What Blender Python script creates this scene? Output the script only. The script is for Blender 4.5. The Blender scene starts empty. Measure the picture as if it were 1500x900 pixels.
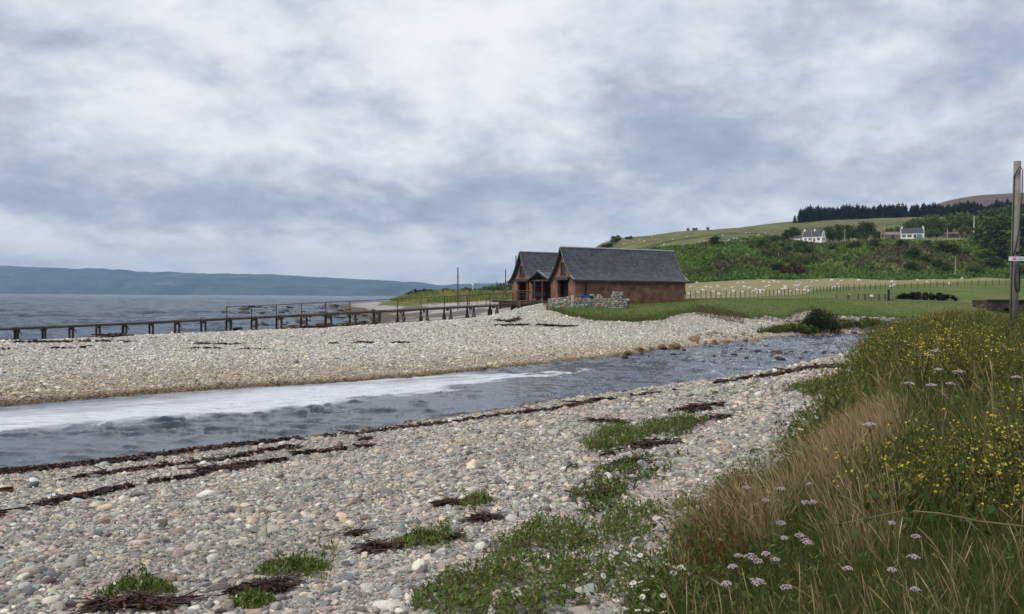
import bpy, bmesh, math, random
import numpy as np
from mathutils import Vector, Matrix
rng = np.random.default_rng(7); random.seed(7)
R = math.radians
scene = bpy.context.scene
COL = scene.collection
H = 3.4            # eye height above the river, metres
F = 1300.0         # focal length in pixels of the 1500 px wide photograph
def hy(u): return 430.0 + 0.0063*np.asarray(u, float)

# ---------------------------------------------------------------- helpers
def link(o, parent=None):
    COL.objects.link(o)
    if parent is not None: o.parent = parent
    return o
def tag(o, label=None, cat=None, group=None, kind=None):
    if label: o['label'] = label
    if cat: o['category'] = cat
    if group: o['group'] = group
    if kind: o['kind'] = kind
    return o
def empty(name, loc=(0,0,0), rz=0.0, label=None, cat=None, group=None):
    o = bpy.data.objects.new(name, None); o.empty_display_size = .2
    o.location = loc; o.rotation_euler = (0,0,rz); link(o)
    return tag(o, label, cat, group)
def copy_tree(o, parent=None):
    c = o.copy(); link(c, parent)
    for ch in list(o.children): copy_tree(ch, c)
    return c
def np_mesh(name, V, faces, mats=None, col=None, fmat=None, smooth=True):
    """V (n,3); faces = list of int arrays (m,k)"""
    me = bpy.data.meshes.new(name)
    V = np.ascontiguousarray(V, np.float32)
    me.vertices.add(len(V)); me.vertices.foreach_set('co', V.ravel())
    faces = [np.asarray(f, np.int32) for f in faces if len(f)]
    nl = sum(f.size for f in faces); nf = sum(len(f) for f in faces)
    me.loops.add(nl); me.polygons.add(nf)
    me.loops.foreach_set('vertex_index', np.concatenate([f.ravel() for f in faces]))
    tot = np.concatenate([np.full(len(f), f.shape[1], np.int32) for f in faces])
    st = np.zeros(nf, np.int32); st[1:] = np.cumsum(tot)[:-1]
    me.polygons.foreach_set('loop_start', st); me.polygons.foreach_set('loop_total', tot)
    me.polygons.foreach_set('use_smooth', np.full(nf, smooth, bool))
    if fmat is not None: me.polygons.foreach_set('material_index', np.asarray(fmat, np.int32))
    if col is not None:
        a = me.attributes.new('col', 'FLOAT_COLOR', 'POINT')
        c4 = np.ones((len(V),4), np.float32); c4[:,:3] = col
        a.data.foreach_set('color', c4.ravel())
    me.update(calc_edges=True); me.validate()
    for m in (mats or []): me.materials.append(m)
    return me
def np_obj(name, V, faces, mats=None, parent=None, **k):
    o = bpy.data.objects.new(name, np_mesh(name, V, faces, mats, **k))
    return link(o, parent)
def fattr(me, name, vals):
    a = me.attributes.new(name, 'FLOAT', 'POINT'); a.data.foreach_set('value', np.asarray(vals, np.float32))

class MB:
    """collects simple solids into one mesh"""
    def __init__(s): s.v = []; s.f = []; s.m = []
    def add(s, V, Fc, mi=0):
        o = len(s.v); s.v += [tuple(p) for p in V]; s.f += [tuple(i+o for i in f) for f in Fc]; s.m += [mi]*len(Fc)
    def box(s, c, d, rz=0, mi=0, M=None):
        hx,hy_,hz = d[0]/2,d[1]/2,d[2]/2
        V = [Vector((x,y,z)) for x in(-hx,hx) for y in(-hy_,hy_) for z in(-hz,hz)]
        Rm = M if M is not None else Matrix.Rotation(rz,3,'Z')
        V = [Rm@p+Vector(c) for p in V]
        s.add(V, [(0,1,3,2),(4,6,7,5),(0,4,5,1),(2,3,7,6),(0,2,6,4),(1,5,7,3)], mi)
    def tube(s, pts, rad, n=8, mi=0, caps=True):
        pts = [Vector(p) for p in pts]
        if not hasattr(rad,'__len__'): rad = [rad]*len(pts)
        V=[]; Fc=[]
        up = Vector((0,0,1))
        for i,p in enumerate(pts):
            t = (pts[min(i+1,len(pts)-1)]-pts[max(i-1,0)])
            if t.length<1e-9: t=Vector((0,0,1))
            t.normalize()
            a = t.cross(up if abs(t.z)<.9 else Vector((1,0,0))).normalized(); b = t.cross(a)
            for k in range(n):
                an = 2*math.pi*k/n
                V.append(p+(a*math.cos(an)+b*math.sin(an))*rad[i])
        for i in range(len(pts)-1):
            for k in range(n):
                k2=(k+1)%n
                Fc.append((i*n+k,i*n+k2,(i+1)*n+k2,(i+1)*n+k))
        if caps:
            Fc.append(tuple(range(n-1,-1,-1))); Fc.append(tuple((len(pts)-1)*n+k for k in range(n)))
        s.add(V,Fc,mi)
    def bar(s, a, b, w, h, mi=0):
        a=Vector(a); b=Vector(b); d=b-a; L=d.length; x=d.normalized()
        y=Vector((0,0,1)).cross(x)
        y = y.normalized() if y.length>1e-6 else Vector((0,1,0)); z=x.cross(y)
        M=Matrix((x,y,z)).transposed()
        s.box((a+b)/2,(L,w,h),mi=mi,M=M)
    def prism(s, poly, ax, d, mi=0):
        """poly: list of Vectors (planar), extruded by vector d"""
        n=len(poly); V=[Vector(p) for p in poly]+[Vector(p)+Vector(d) for p in poly]
        Fc=[tuple(range(n-1,-1,-1)),tuple(range(n,2*n))]+[(i,(i+1)%n,n+(i+1)%n,n+i) for i in range(n)]
        s.add(V,Fc,mi)
    def build(s, name, mats, parent=None, bevel=0, smooth=False):
        me=bpy.data.meshes.new(name); me.from_pydata([tuple(p) for p in s.v],[],s.f)
        if not isinstance(mats,(list,tuple)): mats=[mats]
        for m in mats: me.materials.append(m)
        me.polygons.foreach_set('material_index', np.array(s.m,np.int32))
        me.polygons.foreach_set('use_smooth', np.full(len(s.f),smooth,bool))
        bm=bmesh.new(); bm.from_mesh(me); bmesh.ops.recalc_face_normals(bm,faces=bm.faces)
        if bevel: bmesh.ops.bevel(bm,geom=list(bm.edges),offset=bevel,segments=2,affect='EDGES',clamp_overlap=True)
        bm.to_mesh(me); bm.free()
        o=bpy.data.objects.new(name,me); return link(o,parent)

# value noise ------------------------------------------------------
def _h(ix,iy,s):
    n=(ix.astype(np.int64)*374761393+iy.astype(np.int64)*668265263+s*974711)&0xffffffff
    n=((n^(n>>13))*1274126177)&0xffffffff
    n=(n^(n>>16))&0xffffff
    return n/float(0xffffff)
def vn(x,y,s=0):
    x=np.asarray(x,float); y=np.asarray(y,float)
    ix=np.floor(x); iy=np.floor(y); fx=x-ix; fy=y-iy
    fx=fx*fx*fx*(fx*(fx*6-15)+10); fy=fy*fy*fy*(fy*(fy*6-15)+10)
    a=_h(ix,iy,s); b=_h(ix+1,iy,s); c=_h(ix,iy+1,s); d=_h(ix+1,iy+1,s)
    return (a*(1-fx)+b*fx)*(1-fy)+(c*(1-fx)+d*fx)*fy
def fbm(x,y,s=0,o=4):
    t=0; a=.5; n=0
    for i in range(o):
        t=t+a*vn(x*2**i+17.3*i,y*2**i-9.1*i,s+i); n+=a; a*=.5
    return t/n
def ripples(X,Y,l0,l1,n,slope,mean,spread,seed,sharp=1.5):
    """sum of many small wave trains of different length and heading"""
    r_=np.random.default_rng(seed); Z=np.zeros(np.shape(X)); wx=(fbm(X/l1*.7,Y/l1*.7,seed)-.5)*l1*1.6; wy=(fbm(X/l1*.7+50,Y/l1*.7,seed+1)-.5)*l1*1.6
    for i in range(n):
        lam=l0*(l1/l0)**r_.random(); th=r_.normal(mean,spread); k=2*np.pi/lam; a=slope/math.sqrt(n/2)/k
        s_=np.sin(k*((X+wx)*math.cos(th)+(Y+wy)*math.sin(th))+r_.random()*6.28); Z+=a*2*(((s_+1)/2)**sharp-.42)
    return Z
def sstep(a,b,x):
    t=np.clip((x-a)/(b-a),0,1); return t*t*(3-2*t)

# ---------------------------------------------------------------- node helpers
class NT:
    def __init__(s,name):
        s.m=bpy.data.materials.new(name); s.m.use_nodes=True; s.t=s.m.node_tree; s.t.nodes.clear()
    def n(s,typ,**k):
        nd=s.t.nodes.new(typ)
        for a,b in k.items():
            if a=='inp':
                for kk,vv in b.items():
                    if hasattr(vv,'is_output'): s.t.links.new(vv,nd.inputs[kk])
                    else: nd.inputs[kk].default_value=vv
            else: setattr(nd,a,b)
        return nd
    def noise(s,vec,scale,detail=4,rough=.55,dist=0):
        nd=s.n('ShaderNodeTexNoise',inp={'Scale':scale,'Detail':detail,'Roughness':rough,'Distortion':dist})
        if vec is not None: s.t.links.new(vec,nd.inputs['Vector'])
        return nd.outputs['Fac']
    def ramp(s,fac,stops,interp='LINEAR'):
        nd=s.n('ShaderNodeValToRGB'); cr=nd.color_ramp; cr.interpolation=interp
        while len(cr.elements)<len(stops): cr.elements.new(.5)
        for e,(p,c) in zip(cr.elements,stops):
            e.position=p; e.color=(*c,1) if len(c)==3 else c
        s.t.links.new(fac,nd.inputs[0]); return nd.outputs[0]
    def mix(s,fac,a,b,typ='MIX'):
        nd=s.n('ShaderNodeMix',data_type='RGBA',blend_type=typ)
        for i,v in ((0,fac),(6,a),(7,b)):
            if hasattr(v,'is_output'): s.t.links.new(v,nd.inputs[i])
            elif i==0: nd.inputs[0].default_value=v
            else: nd.inputs[i].default_value=(*v,1) if len(v)==3 else v
        return nd.outputs[2]
    def math(s,op,a,b=0,c=None,clamp=False):
        nd=s.n('ShaderNodeMath',operation=op,use_clamp=clamp)
        for i,v in enumerate((a,b,c)):
            if v is None: continue
            if hasattr(v,'is_output'): s.t.links.new(v,nd.inputs[i])
            else: nd.inputs[i].default_value=v
        return nd.outputs[0]
    def attr(s,name,typ='GEOMETRY',out='Fac'):
        return s.n('ShaderNodeAttribute',attribute_name=name,attribute_type=typ).outputs[out]
    def pos(s): return s.n('ShaderNodeNewGeometry').outputs['Position']
    def obj(s): return s.n('ShaderNodeTexCoord').outputs['Object']
    def mapping(s,vec,scale=(1,1,1),rot=(0,0,0),loc=(0,0,0)):
        nd=s.n('ShaderNodeMapping',inp={'Scale':scale,'Rotation':rot,'Location':loc}); s.t.links.new(vec,nd.inputs['Vector']); return nd.outputs[0]
    def bump(s,h,strength=.5,dist=.02,normal=None):
        nd=s.n('ShaderNodeBump',inp={'Strength':strength,'Distance':dist}); s.t.links.new(h,nd.inputs['Height'])
        if normal is not None: s.t.links.new(normal,nd.inputs['Normal'])
        return nd.outputs[0]
    def out(s,color,rough=.8,normal=None,spec=.3,trans=0,metal=0,disp=None):
        p=s.n('ShaderNodeBsdfPrincipled',inp={'Specular IOR Level':spec,'Metallic':metal})
        for k,v in (('Base Color',color),('Roughness',rough)):
            if hasattr(v,'is_output'): s.t.links.new(v,p.inputs[k])
            else: p.inputs[k].default_value=(*v,1) if k=='Base Color' else v
        if normal is not None: s.t.links.new(normal,p.inputs['Normal'])
        sh=p.outputs[0]
        if trans:
            t=s.n('ShaderNodeBsdfTranslucent')
            if hasattr(color,'is_output'): s.t.links.new(color,t.inputs[0])
            else: t.inputs[0].default_value=(*color,1)
            mx=s.n('ShaderNodeMixShader',inp={0:trans}); s.t.links.new(sh,mx.inputs[1]); s.t.links.new(t.outputs[0],mx.inputs[2]); sh=mx.outputs[0]
        o=s.n('ShaderNodeOutputMaterial'); s.t.links.new(sh,o.inputs['Surface'])
        return s.m
def simple(name,color,rough=.7,var=.35,scale=6,bump=.0,spec=.3,metal=0,bscale=30):
    t=NT(name); p=t.obj()
    n=t.noise(p,scale,5,.6)
    dark=tuple(c*(1-var) for c in color); lite=tuple(min(1,c*(1+var)) for c in color)
    c=t.ramp(n,[(.3,dark),(.7,lite)])
    nm=t.bump(t.noise(p,bscale,4),bump,.02) if bump else None
    return t.out(c,rough,nm,spec,metal=metal)
def leafmat(name,trans=.3,rough=.6,spec=.2):
    t=NT(name); return t.out(t.attr('col',out='Color'),rough,None,spec,trans)

# ---------------------------------------------------------------- the lie of the land: control points (column, distance, height)
CP=[]
def cp(*a): CP.extend(a)
NEAR=[(-900,11.5),(-500,13),(-250,15),(0,17),(250,18.9),(500,21.9),(700,25.9),(870,30.9),(1000,35.2),(1150,41),(1250,45.5),(1350,58),(1450,75),(1550,95),(1750,125)]
FAR=[(-900,23),(-500,24),(-250,25.2),(0,26.8),(250,30.8),(500,34.8),(640,38.3),(700,40.7),(860,48.3),(915,52.4),(1000,60),(1070,67.5),(1140,76.5),(1200,82),(1280,88.4),(1400,98),(1480,108),(1550,122),(1750,155)]
def yN(u): return np.interp(u,*zip(*NEAR))
def yF(u): return np.interp(u,*zip(*FAR))
for u,y in NEAR+[(125,17.9),(375,20.3),(600,23.8),(785,28.3),(935,33),(1075,38),(1200,43.2)]: cp((u,y,0))
for u,y in FAR+[(125,28.7),(375,32.8),(570,36.4),(780,44.2),(955,55.8)]: cp((u,y,0))
for u in (-900,-500,-250,0,125,250,375,500,600,700,785,870,935,1000,1075,1150,1200,1250,1350,1450,1550,1750):
    a,b=float(yN(u)),float(yF(u)); cp((u,(a*b)**.5,-.45))
    if u<=1300: cp((u,b+1.2,.2 if u<1000 else .3))
for u in (-900,-300,0,200,400,600,750,900,1100,1300,1500,1800): cp((u,1,1.62),(u,2.2,1.6))
for u,z in ((-900,1.1),(-300,1.2),(0,1.25),(250,1.28),(500,1.33),(750,1.42),(900,1.48),(1050,1.55),(1250,1.62),(1500,1.65),(1800,1.7)): cp((u,5.8,z))
for u,z in ((-500,.55),(-250,.6),(0,.66),(250,.72),(500,.86),(700,.97),(900,1.15),(1050,1.38),(1200,1.7),(1400,1.9),(1600,2.0)): cp((u,11.5,z))
cp((250,15,.38),(500,17,.5),(700,20,.5),(0,14.2,.3),(870,24,.55),(870,18,.85),(1000,27,.65),(1000,20,1.05),(1100,20,1.4),(1100,30,.8),(1200,20,1.9),(1200,30,1.25),(1200,37,.6),
   (1300,20,2.1),(1300,30,1.9),(1300,40,1.0),(1400,20,2.1),(1400,35,2.2),(1400,48,1.1),(1500,12,1.75),(1500,20,2.1),(1500,28,2.5),(1550,40,2.4),(1550,65,1.2),(1700,25,2.5),(1700,60,1.8))
# shingle spit, its crest and its seaward side
cp((-500,33,.6),(-500,42,.85),(-500,50,.4),(-500,60,-.6),(-500,80,-1.4),(-900,32,.6),(-900,42,.8),(-900,60,-.8),(-900,90,-1.5),
   (0,36,.6),(0,47,.78),(0,57,.25),(0,65,-.5),(0,73,-1.1),(0,90,-1.6),(-250,36,.6),(-250,45,.85),(-250,55,.3),(-250,64,-.7),(-250,85,-1.5),
   (200,42,.55),(200,54,.78),(200,66,.25),(200,76,-.5),(200,90,-1.2),(380,48,.55),(380,61,.82),(380,75,.3),(380,88,-.4),(380,105,-1.15),
   (500,52,.6),(500,67,.93),(500,83,.4),(500,98,-.1),(500,120,-.75),(500,145,-.85),(540,145,-.7),(600,55,.65),(600,71,1.08),(600,88,.7),(600,115,.3),(600,150,.4),
   (700,58,.65),(700,75,1.4),(700,90,1.15),(700,112,1.0),(700,150,1.5),(700,200,2.4),(760,60,.6),(760,72,1.1),(760,84,2.0),(760,94,2.3),(800,84,2.12),(800,70,1.05),(800,58,.5),(760,110,2.4),(760,150,2.4))
# coast running away to the left of the sheds, dune
cp((600,200,1.3),(600,300,1.6),(560,300,.9),(540,200,-.1),(520,200,-.55),(476,262,-.62),(440,320,-1.1),(380,200,-1.5),(440,150,-1.3),(300,150,-1.8),(100,150,-2),(0,300,-2.2),(300,400,-2.2),(480,400,-1.2),(540,420,-.2),
   (640,230,4.3),(600,235,3.3),(575,235,2.2),(555,235,.8),(700,230,4.2),(740,230,3.6),(660,205,2.3),(640,330,3.4),(700,330,3.8),(700,600,4.6),(620,600,2),(560,600,-1.2),(560,1200,-3),(400,900,-3),(0,900,-3),(-900,300,-3),(-900,900,-3),
   (700,1500,-2),(400,2500,-3),(0,2500,-3),(-900,2500,-3),(740,1000,6),(740,600,5),(740,1500,3),(800,600,7),(800,350,4),(740,2500,-3),(830,1500,10))
# ground about the sheds, lawn and its bank
cp((870,84,2.5),(870,76,1.85),(870,73.2,1.45),(870,65,1.02),(870,57,.55),(806,87,2.75),(820,82,2.35),(840,77,1.85),(930,74,1.6),(930,71.5,1.3),(930,64,.65),(930,84,2.5),
   (1000,92,3.0),(1000,84,2.5),(1000,76,1.75),(1000,73,1.35),(1000,67,.6),(830,92,2.95),(870,96,3.0),(930,100,3.0),(760,98,2.7),(870,115,3.1),(1000,110,3.1),
   (1050,80,1.6),(1050,86,2.4),(1050,93,3.1),(1050,74,.9),(1100,78,.8),(1100,86,1.7),(1100,92,2.5),(1100,99,3.1),(1100,118,3.2),(1150,86,1.2),(1150,92,1.75),(1150,98,2.7),(1150,106,3.15),
   (1200,86,.5),(1200,92,1.3),(1200,98,1.6),(1200,105,2.7),(1200,114,3.1),(1300,94,.6),(1300,100,1.2),(1300,106,1.6),(1300,117,2.7),(1300,131,3.1),(1400,105,.6),(1400,112,1.4),(1400,126,2.6),(1400,140,3.1),(1500,115,.6),(1500,124,1.4),(1500,140,3.0),(1700,150,1),(1700,190,3.5))
# sheep field, old sea cliff, plateau, hill
cp((1010,142,3.35),(1100,150,3.55),(1240,170,4.9),(1380,190,6.0),(1500,200,6.8),(1700,220,8),(1010,200,4.6),(1010,250,6.4),(1010,300,9),(1100,300,9.8),(1150,320,11.5),(1250,220,6.6),(1250,270,9),(1300,330,11.8),(1500,270,9.5),(1500,340,12.8),(1700,350,14),
   (900,200,3.8),(900,300,6.5),(900,340,10),(820,300,4),(860,420,12),(960,330,12),(960,365,23),(1000,345,17),(1000,380,25),(1100,350,19),(1100,395,29),(1200,375,23),(1200,420,28.6),(1300,375,22),(1300,418,30.3),(1400,375,22),(1400,418,30.6),(1500,380,24),(1500,425,35),(1700,400,26),(1700,440,38),
   (1190,440,30.8),(1335,450,33.2),(1425,440,33.0),(1190,480,34),(1335,490,37),(1400,460,35),(1500,480,40),(1700,480,44),
   (1165,750,66.9),(1300,780,74),(1450,800,80),(1600,800,88),(1190,600,50),(1335,600,53),(1500,600,58),(1700,650,66),
   (900,650,46),(1000,750,59),(1080,800,67),(1160,850,76),(875,600,37.5),(850,600,25),(825,600,11),(925,600,42.5),(960,620,45),(1000,640,48.5),(1050,660,52.4),(1100,690,56.4),(1150,710,60.5),(940,560,39.5),(900,500,31),(1000,500,37),(1100,500,41),
   (900,1000,44),(1000,1100,55),(1100,1200,64),(1200,1200,80),(1350,1200,118),(1450,1200,130),(1600,1200,142),
   (1250,1500,100),(1330,1600,150),(1380,1600,178),(1450,1600,192),(1500,1600,195.5),(1600,1600,205),(1800,1600,215),(1380,2500,150),(1500,2500,170),(1800,2500,190),(1100,2500,40),(950,2500,20),(2000,800,100),(2000,400,35),(2000,200,9),(2000,100,3),(2000,50,2.2),(2000,20,2.2))
CP=np.array(CP,float)
def _tc(u,Y): return np.stack([(np.asarray(u,float)-750)/1300*2.6,np.log(Y)*1.35],-1)
def _U(r2): return np.where(r2>1e-12,r2*np.log(np.maximum(r2,1e-12)),0)
_P=_tc(CP[:,0],CP[:,1]); _val=(CP[:,2]-1.5)/(CP[:,1]+18)*1000
_n=len(_P); _K=_U(((_P[:,None]-_P[None])**2).sum(-1))+np.eye(_n)*1e-5
_A=np.zeros((_n+3,_n+3)); _A[:_n,:_n]=_K; _A[:_n,_n:]=np.c_[np.ones(_n),_P]; _A[_n:,:_n]=_A[:_n,_n:].T
_w=np.linalg.solve(_A,np.r_[_val,0,0,0])
def gz(X,Y):
    X=np.asarray(X,float); Y=np.asarray(Y,float); sh=np.broadcast(X,Y).shape
    X=np.broadcast_to(X,sh).ravel(); Y=np.broadcast_to(Y,sh).ravel()
    Yc=np.clip(Y,1.0,2600); u=np.clip(X/np.maximum(Yc,1e-6)*1300+750,-900,2000)
    out=np.empty(len(X))
    for i in range(0,len(X),40000):
        q=_tc(u[i:i+40000],Yc[i:i+40000])
        r2=((q[:,None,0]-_P[None,:,0])**2+(q[:,None,1]-_P[None,:,1])**2)
        out[i:i+40000]=_U(r2)@_w[:_n]+_w[_n]+q@_w[_n+1:]
    z=out/1000*(Yc+18)+1.5
    # roughness of the ground, growing with the size of the land
    z=z+(fbm(X*.35,Y*.35,3)-.5)*.10*sstep(3,9,Y)*sstep(-.05,.4,np.abs(z))
    cl=sstep(8,16,z)*sstep(250,320,Y)
    z=z+cl*((fbm(X*.045,Y*.03,11)-.5)*9*(1-sstep(385,425,Y))+(fbm(X*.02,Y*.02,12)-.5)*3)
    return z.reshape(sh)
def ground_at(u,v,zplane=None):
    """the point of the ground seen at a place in the photograph"""
    if zplane is not None:
        Y=(H-zplane)*F/max(v-float(hy(u)),.3); return Vector(((u-750)/F*Y,Y,zplane))
    Y=np.exp(np.linspace(math.log(2.0),math.log(2500),1500)); X=(u-750)/F*Y
    g=gz(X,Y); ray=H-(v-float(hy(u)))*Y/F
    d=g-ray; k=np.where(d>=0)[0]
    if len(k)==0: return None
    k=k[0]
    if k>0:
        f=-d[k-1]/(d[k]-d[k-1]); y=Y[k-1]+(Y[k]-Y[k-1])*f
    else: y=Y[0]
    x=(u-750)/F*y
    return Vector((x,y,float(gz(np.array([x]),np.array([y]))[0])))
def at(u,v,Y): return Vector(((u-750)/F*Y,Y,H-(v-float(hy(u)))*Y/F))
def on(u,Y):
    x=(u-750)/F*Y; return Vector((x,Y,float(gz(np.array([x]),np.array([float(Y)]))[0])))
def inpoly(px,py,poly):
    px=np.asarray(px); ins=np.zeros(px.shape,bool); n=len(poly); j=n-1
    for i in range(n):
        xi,yi=poly[i]; xj,yj=poly[j]
        c=((yi>py)!=(yj>py)); 
        with np.errstate(divide='ignore',invalid='ignore'):
            ins^=c&(px<(xj-xi)*(py-yi)/((yj-yi) if yj!=yi else 1e-9)+xi)
        j=i
    return ins
def proj(X,Y,Z):
    u=X/Y*F+750; return u,hy(u)+(H-Z)*F/Y
# ---------------------------------------------------------------- camera, light, sky
cam=bpy.data.cameras.new('camera'); cam.sensor_width=36; cam.lens=36*F/1500; cam.clip_end=40000; cam.clip_start=.05
co=bpy.data.objects.new('camera',cam); link(co); scene.camera=co
co.matrix_world=Matrix.Translation((0,0,H))@(Matrix.Rotation(R(90-.674),4,'X')@Matrix.Rotation(R(.36),4,'Z'))
scene.render.resolution_x=1024; scene.render.resolution_y=614
scene.view_settings.view_transform='Standard'; scene.view_settings.look='None'; scene.view_settings.exposure=.45; scene.view_settings.gamma=1
SUN_EL,SUN_AZ=R(46),R(238)          # azimuth clockwise from +Y: behind the camera's left shoulder
sd=bpy.data.lights.new('sun','SUN'); sd.energy=1.5; sd.angle=R(14); sd.color=(1,.95,.88)
so=bpy.data.objects.new('sun',sd); link(so)
sv=Vector((math.sin(SUN_AZ)*math.cos(SUN_EL),math.cos(SUN_AZ)*math.cos(SUN_EL),math.sin(SUN_EL)))
so.rotation_euler=sv.to_track_quat('Z','Y').to_euler(); so.location=sv*50
w=bpy.data.worlds.new('World'); scene.world=w; w.use_nodes=True
t=NT.__new__(NT); t.t=w.node_tree; t.t.nodes.clear()
sky=t.n('ShaderNodeTexSky',sky_type='NISHITA',sun_disc=False,sun_elevation=SUN_EL,sun_rotation=SUN_AZ,air_density=1.2,dust_density=1.5)
d=t.n('ShaderNodeTexCoord').outputs['Generated']
sx=t.n('ShaderNodeSeparateXYZ'); t.t.links.new(d,sx.inputs[0]); dx,dy,dz=sx.outputs
kk_=t.math('DIVIDE',1.0,t.math('ADD',t.math('MAXIMUM',dz,0),.55))
vs=t.n('ShaderNodeVectorMath',operation='SCALE'); t.t.links.new(d,vs.inputs[0]); t.t.links.new(kk_,vs.inputs['Scale'])
P=t.mapping(vs.outputs[0],(1,1,1.55),(0,R(12),0))
def lay(vec,sc,det,ro,di,loc,st=(1,1,1),dup=0): return t.noise(t.mapping(vec,st,(0,0,0),(loc[0]+dup*.6,loc[1],loc[2]+dup)),sc,det,ro,di)
n1=lay(P,1.5,3,.5,0,(3.1,1.7,0)); n2=lay(P,3.6,10,.60,.12,(1.2,5.7,2)); n3=lay(P,11,7,.55,.1,(7,2,9))
str_=lay(P,3.0,7,.6,.3,(4,4,1),(1,1,4.5))
el=t.ramp(dz,[(0,(.72,)*3),(.042,(.70,)*3),(.062,(.52,)*3),(.085,(.33,)*3),(.14,(.38,)*3),(.20,(.56,)*3),(.27,(.66,)*3),(.40,(.66,)*3),(1,(.62,)*3)])
elr=t.ramp(dz,[(0,(.50,)*3),(.04,(.42,)*3),(.10,(.46,)*3),(.20,(.52,)*3),(.35,(.56,)*3),(1,(.6,)*3)])
az=t.math('DIVIDE',dx,t.math('MAXIMUM',t.math('ABSOLUTE',dy),.05))
right=t.math('SMOOTH_MIN',t.math('MAXIMUM',t.math('MULTIPLY_ADD',az,2.6,.15),0),1,.2)
eb=t.mix(right,el,elr)
# brighter clouds straight ahead, higher up; duller ones out to the left
gl=t.math('SUBTRACT',1,t.math('MULTIPLY',t.math('ABSOLUTE',t.math('ADD',az,.09)),2.4),clamp=True)
gl=t.math('MULTIPLY',gl,t.math('MULTIPLY',dz,2.6,clamp=True))
s1=t.math('MULTIPLY',t.math('SUBTRACT',n1,.5),.70)
s2=t.math('MULTIPLY',t.math('SUBTRACT',n2,.5),.42)
em=t.math('MULTIPLY',t.math('SUBTRACT',n2,lay(P,3.6,10,.60,.12,(1.2,5.7,2),dup=.055)),1.25)
em2=t.math('MULTIPLY',t.math('SUBTRACT',n3,lay(P,11,7,.55,.1,(7,2,9),dup=.02)),.45)
em3=t.math('MULTIPLY',t.math('SUBTRACT',n1,lay(P,1.5,3,.5,0,(3.1,1.7,0),dup=.13)),1.15)
lowb=t.ramp(dz,[(.035,(1,)*3),(.075,(0,)*3)])
s3=t.math('ADD',t.math('ADD',em,em2),t.math('ADD',em3,t.math('MULTIPLY',t.math('SUBTRACT',n3,.5),.10)))
s3=t.math('ADD',s3,t.math('MULTIPLY',lowb,t.math('MULTIPLY',t.math('SUBTRACT',str_,.5),.7)))
B=t.math('ADD',t.math('ADD',t.math('ADD',s1,s2),s3),t.math('MULTIPLY_ADD',gl,.46,eb))
cc=t.ramp(B,[(.10,(2.6,3.0,3.75)),(.30,(3.2,3.62,4.4)),(.45,(4.1,4.45,5.1)),(.60,(5.2,5.5,6.0)),(.78,(6.4,6.6,6.95)),(.95,(7.0,7.1,7.3))])
blue=t.math('MULTIPLY',t.ramp(n2,[(.60,(0,)*3),(.72,(1,)*3)]),.25)
fin=t.mix(t.math('SUBTRACT',.95,blue),sky.outputs[0],cc)
bg=t.n('ShaderNodeBackground',inp={'Strength':.1}); t.t.links.new(fin,bg.inputs[0])
wo=t.n('ShaderNodeOutputWorld'); t.t.links.new(bg.outputs[0],wo.inputs[0])

# ---------------------------------------------------------------- ground masks
LAWN=[(795,449),(812,456),(838,464),(870,469),(930,471),(972,468),(990,461),(1020,457),(1060,462),(1100,467),(1150,468),(1165,461),(1190,456),(1215,464),(1300,467),(1420,472),(1900,474)]
_lg=[ground_at(a,b) for a,b in LAWN]; LU=[a for a,_ in LAWN]; LY=[g.y for g in _lg]
def lawn_edge(u): return np.interp(u,LU,LY,left=1e9)
def fenceY(u): return np.interp(u,[800,1010,1100,1240,1380,1500,1900],[118,142,150,170,190,200,235])
def cliffY0(u): return np.interp(u,[820,900,960,1010,1150,1300,1500,1900],[375,320,300,288,302,318,333,350])
def cliffY1(u): return np.interp(u,[820,875,920,1000,1100,1200,1300,1400,1500,1900],[600,560,440,385,400,420,420,420,430,450])
MEADOW_PX=[(940,930),(965,850),(985,790),(1010,752),(1060,728),(1110,702),(1150,668),(1175,630),(1215,590),(1250,560),(1262,535),(1278,512),(1300,500)]
MEADOW=[(g.x,g.y) for g in (ground_at(a,b) for a,b in MEADOW_PX)]
MEADOW=[(1.0,2.0),(.8,3.2)]+MEADOW+[(15.5,33),(20,42),(28,55),(60,60),(60,2)]
PATCH_PX={ # low green weeds on the shingle
 'a':[(620,905),(640,860),(690,835),(735,800),(770,775),(830,768),(868,780),(872,820),(850,860),(840,905)],
 'b':[(858,655),(872,635),(930,626),(990,622),(1022,620),(1020,634),(980,645),(930,655),(880,662)],
 'c':[(385,842),(410,825),(455,815),(490,828),(475,848),(430,855)],
 'e':[(590,800),(640,782),(680,790),(650,808),(600,812)],
 'f':[(830,735),(860,705),(900,680),(960,668),(1000,665),(985,690),(930,715),(900,750),(860,765)],
 'g':[(1155,575),(1190,560),(1230,556),(1235,572),(1190,583)],
 'h':[(880,770),(940,745),(985,740),(960,790),(940,850),(900,900),(860,900),(880,830)],
 'i':[(655,742),(690,728),(720,730),(715,745),(680,750)],
 'k':[(370,835),(395,828),(400,845),(375,850)]}
PATCH={}
for k,pl in PATCH_PX.items():
    PATCH[k]=[(g.x,g.y) for g in (ground_at(a,b) for a,b in pl)]
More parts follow.
